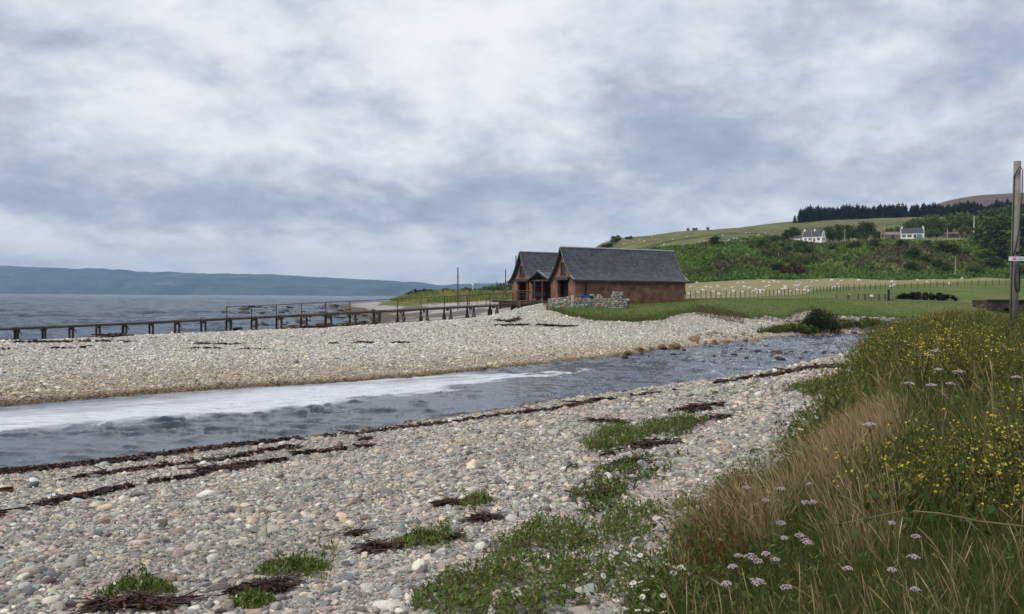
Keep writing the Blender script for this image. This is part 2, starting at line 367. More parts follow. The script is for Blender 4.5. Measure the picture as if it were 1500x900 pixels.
WRACK=[ # (polyline in the photograph, half width in metres at start and end, strands per metre)
 ([(-60,706),(0,697),(60,691),(150,681),(230,671),(300,661),(380,652),(440,646)],.34,.15,300),
 ([(440,646),(520,638),(590,629),(680,619),(760,607),(830,599),(900,586),(960,578),(1050,563),(1150,549),(1240,540)],.14,.12,90),
 ([(-40,728),(0,721),(70,709),(130,700),(200,691),(260,684),(330,676),(400,661),(470,655),(545,646)],.14,.07,120),
 ([(-40,765),(0,755),(60,744),(120,731),(170,719),(230,708),(265,705),(310,696)],.11,.07,150),
 ([(292,692),(330,689),(370,683),(420,677)],.18,.05,230),
 ([(430,669),(480,664),(550,655)],.10,.05,150),
 ([(0,503),(60,502),(150,501),(250,504),(400,505),(520,503),(600,503)],.22,.16,70),
 ([(0,513),(100,511),(200,511),(300,511),(420,512)],.14,.10,25),
 ([(-20,497),(60,496),(120,494),(170,495)],.7,.4,160),
 ([(425,481),(450,482),(480,481)],.8,.3,130),
 ([(715,478),(750,477),(790,477),(840,479)],.25,.15,90),
 ([(728,470),(748,472),(760,468),(775,466)],.3,.2,90),
 ([(830,690),(870,676),(905,664),(950,655),(990,640)],.10,.06,70),
 ([(930,660),(965,655),(1000,650)],.16,.1,160),
 ([(998,602),(1030,600),(1060,596)],.25,.12,170),
 ([(870,618),(900,620),(940,624)],.10,.06,90),
 ([(1010,622),(1040,616),(1075,612)],.14,.10,110),
 ([(855,735),(880,728),(905,728)],.14,.08,200)]
CLUMPS=[(386,868,.20),(420,862,.12),(205,892,.25),(160,895,.14),(552,808,.19),(525,786,.10),(655,742,.17),(712,764,.13),(920,682,.24),(340,690,.3),(1040,600,.35),(670,790,.09),(1000,632,.15)]

def meadow_mask(X,Y):
    j=(fbm(X*1.3,Y*1.3,21)-.5)*.9
    return inpoly(X+j,Y-j*.6,MEADOW)
def patch_mask(X,Y):
    m=np.zeros(np.shape(X)); jx=(fbm(X*3,Y*3,31)-.5)*.55; jy=(fbm(X*3,Y*3,32)-.5)*.55
    for pl in PATCH.values(): m=np.maximum(m,inpoly(X+jx,Y+jy,pl))
    return m

# ---------------------------------------------------------------- the ground sheet
us=np.unique(np.r_[np.linspace(-1500,-200,60),np.linspace(-200,1700,420),np.linspace(1700,3000,60)])
Ys=np.exp(np.r_[np.linspace(math.log(.6),math.log(3.5),14)[:-1],np.linspace(math.log(3.5),math.log(140),380)[:-1],np.linspace(math.log(140),math.log(2700),240)])
UU,YY=np.meshgrid(us,Ys); XX=(UU-750)/F*YY
ZZ=gz(XX,YY)
m_lawn=((UU>790)&(YY>lawn_edge(UU+(fbm(XX*.6,YY*.6,41)-.5)*10)+(fbm(XX*.7,YY*.7,42)-.5)*1.2)).astype(float)
m_back=((UU<=790)&(YY>196)&(UU>553)&(ZZ>1.0)).astype(float)
m_field=((UU>780)&(YY>fenceY(UU)+(fbm(XX*.1,YY*.1,44)-.5)*6)&(YY<cliffY0(UU))).astype(float)
m_field*=np.where(UU>1180, sstep(0,14,YY-np.interp(UU,[1180,1230,1500,2000],[170,205,232,260])) , 1)
jj=(fbm(XX*.03,YY*.03,45)-.5)
m_cliff=((UU>780)&(YY>=cliffY0(UU)+jj*14)&(YY<cliffY1(UU)+jj*20)).astype(float)
m_hill=((UU>780)&(YY>=cliffY1(UU)+jj*20)).astype(float)
m_mead=meadow_mask(XX,YY).astype(float)
m_patch=patch_mask(XX,YY)
m_mud=np.exp(-(((UU-600)/75)**2+((np.log(YY)-math.log(100))/.13)**2))
m_mud=np.maximum(m_mud*.9,((UU>420)&(UU<745)&(YY>86)&(YY<230)&(fbm(XX*.10,YY*.07,48)>.52)&(ZZ<1.5))*.85)
m_mud=np.maximum(m_mud, ((UU>1085)&(UU<1180)&(YY>85)&(YY<100)&(m_lawn<.5))*.8)
Vg=np.stack([XX,YY,ZZ],-1).reshape(-1,3)
nr,nc=UU.shape; I=np.arange(nr*nc).reshape(nr,nc)
Fq=np.stack([I[:-1,:-1],I[:-1,1:],I[1:,1:],I[1:,:-1]],-1).reshape(-1,4)
g=NT('ground'); p=g.pos()
# shingle: cells of different stones
def cells(scale):
    v1=g.n('ShaderNodeTexVoronoi',feature='F1',inp={'Scale':scale,'Randomness':1}); g.t.links.new(p,v1.inputs['Vector'])
    sp=g.n('ShaderNodeSeparateColor'); g.t.links.new(v1.outputs['Color'],sp.inputs[0])
    c=g.ramp(sp.outputs[0],[(0,(.10,.085,.085)),(.1,(.20,.21,.22)),(.3,(.32,.33,.335)),(.48,(.40,.37,.33)),(.62,(.46,.38,.31)),(.75,(.36,.29,.27)),(.88,(.50,.47,.43)),(1,(.64,.60,.54))])
    return c,v1.outputs['Distance']
c1,d1=cells(46); c2,d2=cells(10)
sxg=g.n('ShaderNodeSeparateXYZ'); g.t.links.new(p,sxg.inputs[0])
far=g.math('MULTIPLY_ADD',sxg.outputs[1],1/30.0,-1.0,clamp=True)
peb=g.mix(far,c1,c2)
low=g.math('MULTIPLY_ADD',sxg.outputs[2],-2.2,1.05,clamp=True)
peb=g.mix(g.math('MULTIPLY',low,.65),peb,g.mix(1,peb,(.80,.62,.38),'MULTIPLY'))
wet=g.math('MULTIPLY_ADD',sxg.outputs[2],-9,1.1,clamp=True)
peb=g.mix(g.math('MULTIPLY',wet,.75),peb,(.05,.038,.022))
peb=g.mix(g.math('MULTIPLY',g.ramp(g.noise(p,.35,5,.6),[(.4,(0,)*3),(.62,(1,)*3)]),.35),peb,g.mix(1,peb,(.66,.60,.55),'MULTIPLY'))
n_a=g.noise(p,.9,6,.62); n_b=g.noise(p,.11,5,.6); n_c=g.noise(p,5,5,.65)
lawn=g.ramp(n_a,[(.25,(.045,.095,.010)),(.5,(.075,.135,.016)),(.7,(.125,.175,.028))])
lawn=g.mix(g.ramp(n_b,[(.38,(0,)*3),(.62,(.75,)*3)]),lawn,(.17,.15,.065))
field=g.ramp(n_b,[(.3,(.27,.215,.115)),(.44,(.30,.255,.13)),(.54,(.285,.26,.125)),(.68,(.22,.25,.085))])
field=g.mix(g.math('MULTIPLY',g.ramp(n_c,[(.3,(0,)*3),(.7,(1,)*3)]),.35),field,(.17,.13,.07))
n_d=g.noise(p,.045,6,.62)
bracken=g.ramp(n_d,[(.3,(.040,.070,.014)),(.45,(.075,.12,.022)),(.58,(.11,.16,.034)),(.72,(.15,.14,.05))])
n_e=g.noise(g.mapping(p,(.6,1,1),(0,0,R(20))),.022,8,.72,.8)
hill=g.ramp(n_e,[(.38,(.050,.040,.025)),(.43,(.085,.085,.032)),(.47,(.10,.145,.036)),(.52,(.20,.18,.075)),(.55,(.065,.045,.032)),(.58,(.105,.14,.04)),(.64,(.19,.16,.09))])
moor=g.ramp(n_e,[(.36,(.085,.06,.045)),(.5,(.13,.10,.065)),(.56,(.075,.045,.045)),(.66,(.17,.15,.085))])
hill=g.mix(g.math('MULTIPLY_ADD',sxg.outputs[2],1/35.0,-70/35.0,clamp=True),hill,moor)
mead=g.ramp(n_c,[(.3,(.022,.022,.010)),(.7,(.06,.055,.025))])
soil=g.ramp(n_c,[(.3,(.05,.045,.03)),(.7,(.14,.12,.09))])
mud=g.ramp(n_c,[(.3,(.035,.030,.024)),(.5,(.09,.075,.06)),(.7,(.17,.15,.125))])
c=g.mix(g.attr('mud'),peb,mud)
c=g.mix(g.math('MULTIPLY',g.attr('patch'),.45),c,soil)
edge=g.math('MULTIPLY',g.attr('edge'),g.ramp(n_a,[(.35,(0,)*3),(.55,(1,)*3)]))
c=g.mix(g.attr('lawn'),c,lawn); 
c=g.mix(edge,c,g.ramp(n_c,[(.3,(.06,.04,.025)),(.7,(.17,.115,.075))]))
c=g.mix(g.attr('back'),c,g.ramp(n_b,[(.3,(.06,.09,.02)),(.6,(.15,.155,.045)),(.8,(.10,.12,.03))]))
c=g.mix(g.attr('field'),c,field); c=g.mix(g.attr('cliff'),c,bracken); c=g.mix(g.attr('hill'),c,hill); c=g.mix(g.attr('meadow'),c,mead)
hgt=g.mix(far,d1,d2); veg=g.math('MAXIMUM',g.math('MAXIMUM',g.attr('lawn'),g.attr('field')),g.math('MAXIMUM',g.attr('cliff'),g.attr('hill')))
nb=g.bump(g.math('SUBTRACT',1,hgt),.55,.04)
nb=g.bump(g.math('MULTIPLY',g.noise(p,2.2,6,.7),veg),.8,.35,nb)
g.out(c,.88,nb,.15)
og=np_obj('ground',Vg,[Fq],[g.m])
edgem=((UU>800)&(np.abs(YY-lawn_edge(UU))<2.2)).astype(float)
edgem=np.maximum(edgem*.85,np.exp(-(((UU-1055)/38)**2+((YY-82)/4)**2))*1.3).clip(0,1)
for nm,mm in (('lawn',m_lawn),('back',m_back),('field',m_field),('cliff',m_cliff),('hill',m_hill),('meadow',m_mead),('patch',m_patch),('mud',m_mud),('edge',edgem)): fattr(og.data,nm,mm.ravel())
tag(og,'shingle banks, grass and hillside of the shore','ground',kind='structure')

# ---------------------------------------------------------------- river and sea
def crestY(u): return np.interp(u,[-1500,-500,-250,0,200,380,500,600,700,760],[42,42,45,47.5,54,61,67,71,75,80])
ur=np.r_[np.linspace(-1500,-120,60)[:-1],np.linspace(-120,1320,900),np.linspace(1325,1900,70)]
sr=np.linspace(0,1,150)
UR,SR=np.meshgrid(ur,sr); YA=yN(UR)-2.5; YB=np.minimum(yF(UR)+5,np.where(UR<760,crestY(UR)-.3,1e9)); YR=YA+(YB-YA)*SR; XR=(UR-750)/F*YR
fd=(-.73,-.68); al=XR*fd[0]+YR*fd[1]; ac=XR*fd[1]-YR*fd[0]
vr=hy(UR)+H*F/YR
vc=np.interp(UR,[-300,0,150,300,450,600,700,780,850,950],[640,622,609,594,579,566,557,550,545,538]); hw=np.interp(UR,[-300,0,150,300,450,600,700,780,830,900],[18,16,17,18,17,13.5,8,2.5,.6,.05])
sgn=(vr-vc+(fbm(XR*.5,YR*.5,51)-.5)*14+(fbm(al*.4,ac*2.5,52)-.5)*10)/hw
foam=np.where(sgn<0,1-sstep(.1,1.6,-sgn),1-sstep(.55,1.05,sgn)); foam*=sstep(0,60,905-UR)
# ragged white water about the stones upstream and thin lines of bubbles elsewhere
rap=sstep(960,1040,UR)*sstep(1330,1240,UR)
calm=sstep(0,1,(vr<vc)*1.0)*sstep(750,600,UR)
wav=ripples(XR,YR,.22,1.15,46,.085,R(80),.55,61)*(.55+1.8*sstep(.3,.7,fbm(XR*.35,YR*.5,66)))
amp=(.40+1.25*(1-calm)*(1-foam*.7))*(1+.8*rap)
ZR=wav*amp
r=NT('river_water'); p=r.pos()
st=r.noise(r.mapping(p,(.5,3.2,1),(0,0,R(-43))),2.2,7,.65,.4)
fm=r.attr('foam')
fmask=r.math('MULTIPLY',fm,r.ramp(st,[(.28,(.14,)*3),(.46,(.75,)*3),(.60,(1,)*3)]))
sp=r.math('MULTIPLY',r.attr('rapid'),r.ramp(r.noise(r.mapping(p,(1,2.4,1),(0,0,R(-43))),1.6,8,.7,.5),[(.55,(0,)*3),(.66,(.9,)*3)]))
fl=r.ramp(r.noise(r.mapping(p,(.4,2.2,1),(0,0,R(-43))),.8,8,.7,.7),[(.66,(0,)*3),(.76,(.35,)*3)])
fmask=r.math('MAXIMUM',r.math('MAXIMUM',fmask,sp),fl)
rb=r.bump(r.noise(r.mapping(p,(1,.7,1),(0,0,R(-43))),6.0,5,.6,.3),.45,.05)
wp=r.n('ShaderNodeBsdfPrincipled',inp={'Base Color':(.012,.026,.042,1),'Roughness':.05,'IOR':1.33,'Specular IOR Level':.5,'Normal':rb})
wd=r.n('ShaderNodeBsdfDiffuse',inp={'Color':(.74,.77,.82,1)})
ms=r.n('ShaderNodeMixShader',inp={0:r.math('MULTIPLY',fmask,.82)}); r.t.links.new(wp.outputs[0],ms.inputs[1]); r.t.links.new(wd.outputs[0],ms.inputs[2])
ro=r.n('ShaderNodeOutputMaterial'); r.t.links.new(ms.outputs[0],ro.inputs[0])
def sheet(name,X,Y,Z,m):
    nr,nc=X.shape; I=np.arange(nr*nc).reshape(nr,nc)
    return np_obj(name,np.stack([X,Y,Z],-1).reshape(-1,3),[np.stack([I[:-1,:-1],I[:-1,1:],I[1:,1:],I[1:,:-1]],-1).reshape(-1,4)],[m])
orv=sheet('river',XR,YR,ZR,r.m); fattr(orv.data,'foam',foam.ravel()); fattr(orv.data,'rapid',(rap*.9+.12*(UR>700)).ravel())
tag(orv,'dark rippled river with a band of white foam','river',kind='structure')
s=NT('sea_water'); p=s.pos()
big=s.noise(s.mapping(p,(.6,1,1),(0,0,R(25))),.16,6,.62,.3); sm=s.noise(s.mapping(p,(.7,1,1),(0,0,R(25))),.9,5,.6,.3)
sb=s.bump(big,1.0,5.0); sb=s.bump(sm,.9,.8,sb)
wc=s.ramp(s.noise(s.mapping(p,(.25,1,1),(0,0,R(8))),.085,9,.72,.5),[(.685,(0,)*3),(.72,(.8,)*3)])
sy=s.n('ShaderNodeSeparateXYZ'); s.t.links.new(p,sy.inputs[0])
wc=s.math('MULTIPLY',wc,s.math('MULTIPLY_ADD',sy.outputs[1],-1/500.0,1.2,clamp=True))
sp_=s.n('ShaderNodeBsdfPrincipled',inp={'Base Color':(.030,.062,.105,1),'Roughness':.22,'IOR':1.33,'Normal':sb})
sw=s.n('ShaderNodeBsdfDiffuse',inp={'Color':(.75,.78,.8,1)})
ms=s.n('ShaderNodeMixShader',inp={0:wc}); s.t.links.new(sp_.outputs[0],ms.inputs[1]); s.t.links.new(sw.outputs[0],ms.inputs[2])
so_=s.n('ShaderNodeOutputMaterial'); s.t.links.new(ms.outputs[0],so_.inputs[0])
uS=np.r_[np.linspace(-2600,-120,50)[:-1],np.linspace(-120,830,340)]
tS=np.linspace(0,1,900)
US,TS=np.meshgrid(uS,tS); Y0=crestY(US)+1.0; YS=np.exp(np.log(Y0)+(np.log(9600)-np.log(Y0))*TS); XS=(US-750)/F*YS
dpt=sstep(420,90,YS); ZS=-.85+(ripples(XS,YS,2.2,8,36,.125,R(65),.45,71)*sstep(420,160,YS)+ripples(XS,YS,8,30,30,.08,R(65),.4,75)*sstep(60,160,YS)*sstep(1500,600,YS))*sstep(48,90,YS)*(.5+fbm(XS*.02,YS*.02,74))
ose=sheet('sea',XS,YS,ZS,s.m); tag(ose,'grey blue choppy sea running out to the far hills','sea',kind='structure')

# far shore across the sound
pu=[-1400,-900,-500,-300,0,60,100,200,300,400,500,560,640,700,740,800,900,1000,1100,1300]
pv=[385,380,384,388,393,394.5,398,400.5,402.5,405,409,411.5,416.5,417,415,413,412,416,422,430]
uh=np.linspace(-1400,1250,700); rows=np.linspace(0,1,26)
UH,RH=np.meshgrid(uh,rows); YH=8200+RH*2600; XH=(UH-750)/F*9800
crest=(hy(UH)-np.interp(UH,pu,pv)-(fbm(UH*.030,UH*0+3,81,6)-.5)*6.5)/F*10800+H
prof=np.sin(RH*math.pi/2)**.8
ZH=-4+(crest+4)*prof*(1+(fbm(XH*.0011,YH*.0011,82,5)-.5)*.55*np.sin(RH*math.pi))
XH=np.concatenate([XH,XH[-1:]]); YH=np.concatenate([YH,YH[-1:]+1500]); ZH=np.concatenate([ZH,ZH[-1:]*0-4])
h=NT('far_hills'); p=h.pos()
hc=h.ramp(h.noise(h.mapping(p,(1,.6,4)),.0030,9,.6,.4),[(.36,(.004,.010,.013)),(.46,(.016,.028,.026)),(.53,(.085,.090,.060)),(.58,(.012,.022,.022)),(.66,(.13,.125,.085))])
h.out(hc,.95,None,.05)
oh=sheet('hills',XH,YH,ZH,h.m); tag(oh,'long blue hills across the sound','hills',kind='structure')

# haze: one even box of air
hz=NT('haze'); pv_=hz.n('ShaderNodeVolumePrincipled',inp={'Color':(.46,.69,1.0,1),'Density':7.5e-5,'Anisotropy':0.0})
ho=hz.n('ShaderNodeOutputMaterial'); hz.t.links.new(pv_.outputs[0],ho.inputs['Volume'])
mb=MB(); mb.box((0,5600,200),(36000,12000,413)); ohz=mb.build('haze',hz.m); tag(ohz,'thin sea air',None,kind='stuff')
# ---------------------------------------------------------------- stones of the shingle: points drawn with stone meshes by geometry nodes
PAL=np.array([(.30,.31,.315),(.22,.235,.25),(.36,.365,.36),(.44,.40,.36),(.47,.38,.30),(.42,.32,.27),(.33,.27,.255),(.16,.13,.135),(.13,.135,.15),(.56,.54,.51),(.62,.61,.59),(.38,.35,.29),(.27,.25,.23),(.20,.19,.20),(.50,.44,.36)])
PW=np.array([.15,.14,.13,.10,.08,.05,.06,.08,.07,.05,.025,.07,.08,.06,.04]); PW/=PW.sum()
stm=NT('stone'); sc_=stm.attr('scol','INSTANCER','Color'); op=stm.obj()
sn=stm.noise(op,2.2,5,.65)
scv=stm.mix(1,sc_,stm.ramp(sn,[(.3,(.72,.72,.72)),(.7,(1.18,1.16,1.12))]),'MULTIPLY')
stm.out(scv,.78,stm.bump(stm.noise(op,7,4),.25,.08),.25)
def stone_tree():
    ng=bpy.data.node_groups.new('shingle_nodes','GeometryNodeTree')
    ng.interface.new_socket('Geometry',in_out='INPUT',socket_type='NodeSocketGeometry'); ng.interface.new_socket('Geometry',in_out='OUTPUT',socket_type='NodeSocketGeometry')
    N=ng.nodes; L=ng.links; gi=N.new('NodeGroupInput'); go=N.new('NodeGroupOutput'); ip=N.new('GeometryNodeInstanceOnPoints')
    jn=N.new('GeometryNodeGeometryToInstance')
    for k in range(7):
        ico=N.new('GeometryNodeMeshIcoSphere'); ico.inputs['Subdivisions'].default_value=3 if k<3 else 2; ico.inputs['Radius'].default_value=1
        nz=N.new('ShaderNodeTexNoise'); nz.noise_dimensions='4D'; nz.inputs['W'].default_value=k*3.7; nz.inputs['Scale'].default_value=.72+.13*k; nz.inputs['Detail'].default_value=1.2
        sb_=N.new('ShaderNodeVectorMath'); sb_.operation='SUBTRACT'; sb_.inputs[1].default_value=(.5,.5,.5); L.new(nz.outputs['Color'],sb_.inputs[0])
        ml=N.new('ShaderNodeVectorMath'); ml.operation='SCALE'; ml.inputs['Scale'].default_value=1.15; L.new(sb_.outputs[0],ml.inputs[0])
        sp=N.new('GeometryNodeSetPosition'); L.new(ico.outputs[0],sp.inputs['Geometry']); L.new(ml.outputs[0],sp.inputs['Offset'])
        sm=N.new('GeometryNodeSetShadeSmooth'); L.new(sp.outputs[0],sm.inputs[0])
        mt=N.new('GeometryNodeSetMaterial'); mt.inputs['Material'].default_value=stm.m; L.new(sm.outputs[0],mt.inputs[0]); L.new(mt.outputs[0],jn.inputs[0])
    L.new(gi.outputs[0],ip.inputs['Points']); L.new(jn.outputs[0],ip.inputs['Instance']); ip.inputs['Pick Instance'].default_value=True
    def na(nm,ty):
        a=N.new('GeometryNodeInputNamedAttribute'); a.data_type=ty; a.inputs[0].default_value=nm; return a.outputs[0]
    L.new(na('idx','INT'),ip.inputs['Instance Index'])
    e2r=N.new('FunctionNodeEulerToRotation'); L.new(na('rot','FLOAT_VECTOR'),e2r.inputs[0]); L.new(e2r.outputs[0],ip.inputs['Rotation'])
    L.new(na('scl','FLOAT_VECTOR'),ip.inputs['Scale']); L.new(ip.outputs[0],go.inputs[0])
    return ng
STREE=stone_tree()
def shingle(name,X,Y,diam,label,tint=None,lift=.12):
    n=len(X); Z=gz(X,Y)
    scl=np.stack([diam*.5*rng.uniform(.85,1.25,n),diam*.5*rng.uniform(.62,1.0,n),diam*.5*rng.uniform(.38,.72,n)],-1)
    Z=Z+scl[:,2]*lift*rng.uniform(-.5,3.0,n)
    me=bpy.data.meshes.new(name); me.vertices.add(n); me.vertices.foreach_set('co',np.stack([X,Y,Z],-1).astype(np.float32).ravel())
    def av(nm,ty,key,val):
        a=me.attributes.new(nm,ty,'POINT'); a.data.foreach_set(key,np.ascontiguousarray(val).ravel())
    rot=np.stack([rng.normal(0,.35,n),rng.normal(0,.35,n),rng.uniform(0,6.28,n)],-1).astype(np.float32)
    av('rot','FLOAT_VECTOR','vector',rot); av('scl','FLOAT_VECTOR','vector',scl.astype(np.float32)); av('idx','INT','value',rng.integers(0,7,n).astype(np.int32))
    c=PAL[rng.choice(len(PAL),n,p=PW)]*rng.uniform(.68,1.30,(n,1))*rng.uniform(.95,1.05,(n,3))*np.array([1.03,1.0,.94]); c=(c*.84+.16*c.mean(1,keepdims=True)*np.array([1.08,1.0,.90]))*1.14*np.array([1.0,1.0,.98])
    if tint is not None: c=tint(c,X,Y,Z)
    c4=np.ones((n,4),np.float32); c4[:,:3]=np.clip(c,.01,.8); av('scol','FLOAT_COLOR','color',c4)
    o=bpy.data.objects.new(name,me); link(o); md=o.modifiers.new('stones','NODES'); md.node_group=STREE
    return tag(o,label,'stones',kind='stuff')
def sample(n,u0,u1,y0,y1,pw=2.0):
    Y=(y0**pw+(y1**pw-y0**pw)*rng.random(n))**(1/pw); u=rng.uniform(u0,u1,n); return (u-750)/F*Y,Y,u
def logn(n,med,sig,a,b): return np.clip(med*np.exp(rng.normal(0,sig,n)),a,b)
X,Y,u=sample(26000,1070,1420,84,112,1.0); k=(Y<lawn_edge(u)+.5)&(Y>yF(u)+.5)
X,Y=X[k],Y[k]; shingle('shingle',X,Y,logn(len(X),.16,.5,.06,.6),'grey stones below the lawn bank on the right',lambda c,X,Y,Z:c*.75)
# near bank: many small stones, fewer big ones
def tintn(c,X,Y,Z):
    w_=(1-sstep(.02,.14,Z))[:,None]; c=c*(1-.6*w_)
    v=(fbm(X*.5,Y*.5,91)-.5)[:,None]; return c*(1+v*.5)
X,Y,u=sample(760000,-140,1340,3.6,46,1.38)
k=(Y<yN(u)+.1)&~(meadow_mask(X,Y)&(rng.random(len(X))<.93)); X,Y,u=X[k],Y[k],u[k]
keep=rng.random(len(X))>patch_mask(X,Y)*.45; X,Y=X[keep],Y[keep]
band=fbm(X*.45+Y*.3,Y*.5-X*.35,95)
dm=logn(len(X),.020,.60,.009,.17)*(1+.018*Y)*(.7+.6*band)
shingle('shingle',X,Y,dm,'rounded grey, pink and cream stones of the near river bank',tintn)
# spit
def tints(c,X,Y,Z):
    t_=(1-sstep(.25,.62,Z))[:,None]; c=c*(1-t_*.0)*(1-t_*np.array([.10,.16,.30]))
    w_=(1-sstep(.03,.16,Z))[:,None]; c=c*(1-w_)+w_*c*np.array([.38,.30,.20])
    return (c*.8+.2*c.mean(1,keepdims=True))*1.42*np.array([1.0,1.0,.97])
X,Y,u=sample(540000,-140,1150,25,92,1.35)
Z=gz(X,Y); k=(Y>yF(u)-.15)&(Z>-.02)&(Y<np.where(u<760,crestY(u)*1.22,999))&((u<795)|(Y<lawn_edge(u)-.3)); X,Y=X[k],Y[k]
dm=logn(len(X),.050,.48,.025,.30)*(1+.004*(Y-30))
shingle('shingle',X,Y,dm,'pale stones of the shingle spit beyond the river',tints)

# ---------------------------------------------------------------- ribbons: blades, stems, weed
def ribbons(P0,D,C,L,W,col,nseg=4,taper=1.4,shape='blade',side=None,tipcol=None):
    n=len(P0); T=np.linspace(0,1,nseg+1); D=D/np.linalg.norm(D,axis=1,keepdims=True)
    if side is None: side=rng.normal(size=(n,3)); side[:,2]*=.3
    side=side-D*(side*D).sum(1,keepdims=True); side/=np.linalg.norm(side,axis=1,keepdims=True)
    if shape=='blade': wt=1-T**taper*.97
    elif shape=='leaf': wt=np.sin(np.pi*np.clip(T*.93+.05,0,1))**.7
    else: wt=np.ones_like(T)*1.0
    pts=P0[:,None]+D[:,None]*(L[:,None]*T)[:,:,None]+C[:,None]*(L[:,None]*T**2)[:,:,None]
    off=side[:,None]*(W[:,None]*.5*wt)[:,:,None]
    V=np.stack([pts-off,pts+off],2).reshape(-1,3)
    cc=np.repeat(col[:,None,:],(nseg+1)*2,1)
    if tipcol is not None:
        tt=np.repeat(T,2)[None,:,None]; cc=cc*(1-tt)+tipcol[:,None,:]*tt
    base=(np.arange(n)*(nseg+1)*2)[:,None]; q=[]
    for i in range(nseg): q.append(np.stack([base+2*i,base+2*i+1,base+2*i+3,base+2*i+2],-1))
    return V,np.concatenate(q,1).reshape(-1,4),cc.reshape(-1,3)
class Bag:
    def __init__(s): s.V=[];s.F=[];s.C=[];s.n=0
    def add(s,V,Fc,C):
        s.V.append(V); s.F.append(Fc+s.n); s.C.append(C); s.n+=len(V)
    def obj(s,name,m,parent=None,smooth=True):
        k={}
        for f in s.F: k.setdefault(f.shape[1],[]).append(f)
        return np_obj(name,np.concatenate(s.V),[np.concatenate(v) for v in k.values()],[m],parent,col=np.concatenate(s.C),smooth=smooth)
def pick(pal,n,var=.25): 
    pal=np.array(pal); return pal[rng.integers(0,len(pal),n)]*rng.uniform(1-var,1+var,(n,1))
GREEN=[(.06,.10,.018),(.08,.125,.024),(.115,.15,.034),(.15,.175,.045),(.075,.105,.028)]
DULL=[(.085,.095,.03),(.11,.115,.038),(.14,.13,.048),(.08,.09,.028)]
TAN=[(.38,.285,.145),(.45,.345,.19),(.31,.22,.105),(.26,.19,.09),(.50,.40,.24)]
RED=[(.15,.062,.028),(.19,.085,.04),(.12,.05,.025),(.22,.11,.055)]
OLIVE=[(.15,.155,.030),(.20,.185,.038),(.12,.135,.026),(.22,.19,.05)]
grass_m=leafmat('grass_blade',.40,.65)
def up(n,tilt): 
    D=np.zeros((n,3)); a=rng.uniform(0,6.28,n); tl=np.abs(rng.normal(0,tilt,n)); D[:,0]=np.cos(a)*tl; D[:,1]=np.sin(a)*tl; D[:,2]=1; return D
def lean(n,amt,wind=(-.15,.05)):
    a=rng.uniform(0,6.28,n); q=np.abs(rng.normal(0,amt,n)); C=np.stack([np.cos(a)*q+wind[0]*rng.random(n),np.sin(a)*q+wind[1]*rng.random(n),-q*.35],-1); return C
def capY(X,Y):   # plants stay lower where the bank falls away towards the pole
    u=X/Y*F+750; vl=np.interp(u,[1100,1180,1240,1300,1345,1400,1440,1465,1500,1600],[440,505,500,474,458,450,454,474,486,486])
    return np.where(Y>9,np.clip(H-(vl-hy(u))*Y/F-gz(X,Y),.22,1.5),1.5)
# meadow sampling: inside the polygon, thick near the eye
def mead_pts(n,y0,y1,pw=1.0,u0=880,u1=1640):
    n=int(n*1.28); u1=u1+230
    X,Y,u=sample(n,u0,u1,y0,y1,pw); k=meadow_mask(X,Y); return X[k],Y[k]
def basez(X,Y): return np.stack([X,Y,gz(X,Y)-.02],-1)
def interior(X,Y):  # how far inside the meadow: fewer and lower plants at the shingle edge
    e=np.ones(len(X))
    m=np.array(MEADOW[2:-5]); dmin=np.full(len(X),9.)
    for a,b in zip(m[:-1],m[1:]):
        ab=b-a; tt=np.clip(((X-a[0])*ab[0]+(Y-a[1])*ab[1])/(ab@ab),0,1); dmin=np.minimum(dmin,np.hypot(X-a[0]-tt*ab[0],Y-a[1]-tt*ab[1]))
    return sstep(0,1.5,dmin)
ed=lambda X,Y:interior(X,Y)
# green undergrowth
b=Bag()
X,Y=mead_pts(105000,2.0,14,1.0); e=ed(X,Y); n=len(X); L=rng.uniform(.16,.50,n)*(.35+.65*e)
b.add(*ribbons(basez(X,Y),up(n,.28),lean(n,.35),L,rng.uniform(.004,.010,n),pick(GREEN+DULL[:2],n),4))
X,Y=mead_pts(60000,13,58,1.0); e=ed(X,Y); n=len(X); L=np.minimum(rng.uniform(.3,.85,n)*(.3+.7*e),capY(X,Y))
b.add(*ribbons(basez(X,Y),up(n,.25),lean(n,.3),L,rng.uniform(.012,.03,n),pick(GREEN+DULL+OLIVE,n),3))
X=rng.uniform(.6,9.5,16000); Y=rng.uniform(1.0,8,16000); k=(X/Y*F+750>1560)&meadow_mask(X,Y); X,Y=X[k],Y[k]; n=len(X); b.add(*ribbons(basez(X,Y),up(n,.28),lean(n,.35),rng.uniform(.2,.55,n),rng.uniform(.004,.010,n),pick(GREEN+DULL,n),4))
o=b.obj('meadow_grass',grass_m); tag(o,'thick green grass of the bank on the right','grass',kind='stuff')
# tan seeding grass
def tallgrass(b,X,Y,h0,h1,pal,wid,seed=True,til=.16,wind=(-.22,.02)):
    e=ed(X,Y); n=len(X); L=np.minimum(rng.uniform(h0,h1,n)*(.45+.55*e),capY(X,Y)*rng.uniform(.6,1.0,n)*np.where(rng.random(n)<.12,1.5,1.0)); P=basez(X,Y); D=up(n,til); C=lean(n,.20,wind); c=pick(pal,n)
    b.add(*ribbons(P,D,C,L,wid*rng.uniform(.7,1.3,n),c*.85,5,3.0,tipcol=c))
    if seed:
        D=D/np.linalg.norm(D,axis=1,keepdims=True)
        tip=P+D*L[:,None]*.80+C*(L*.64)[:,None]; d2=D+2*C*.85
        for r_ in range(2):
            b.add(*ribbons(tip,d2,C*.4,L*.20,np.minimum(wid*1.9,.009+wid)*rng.uniform(.6,1.3,n),c*1.08,3,shape='leaf'))
b=Bag()
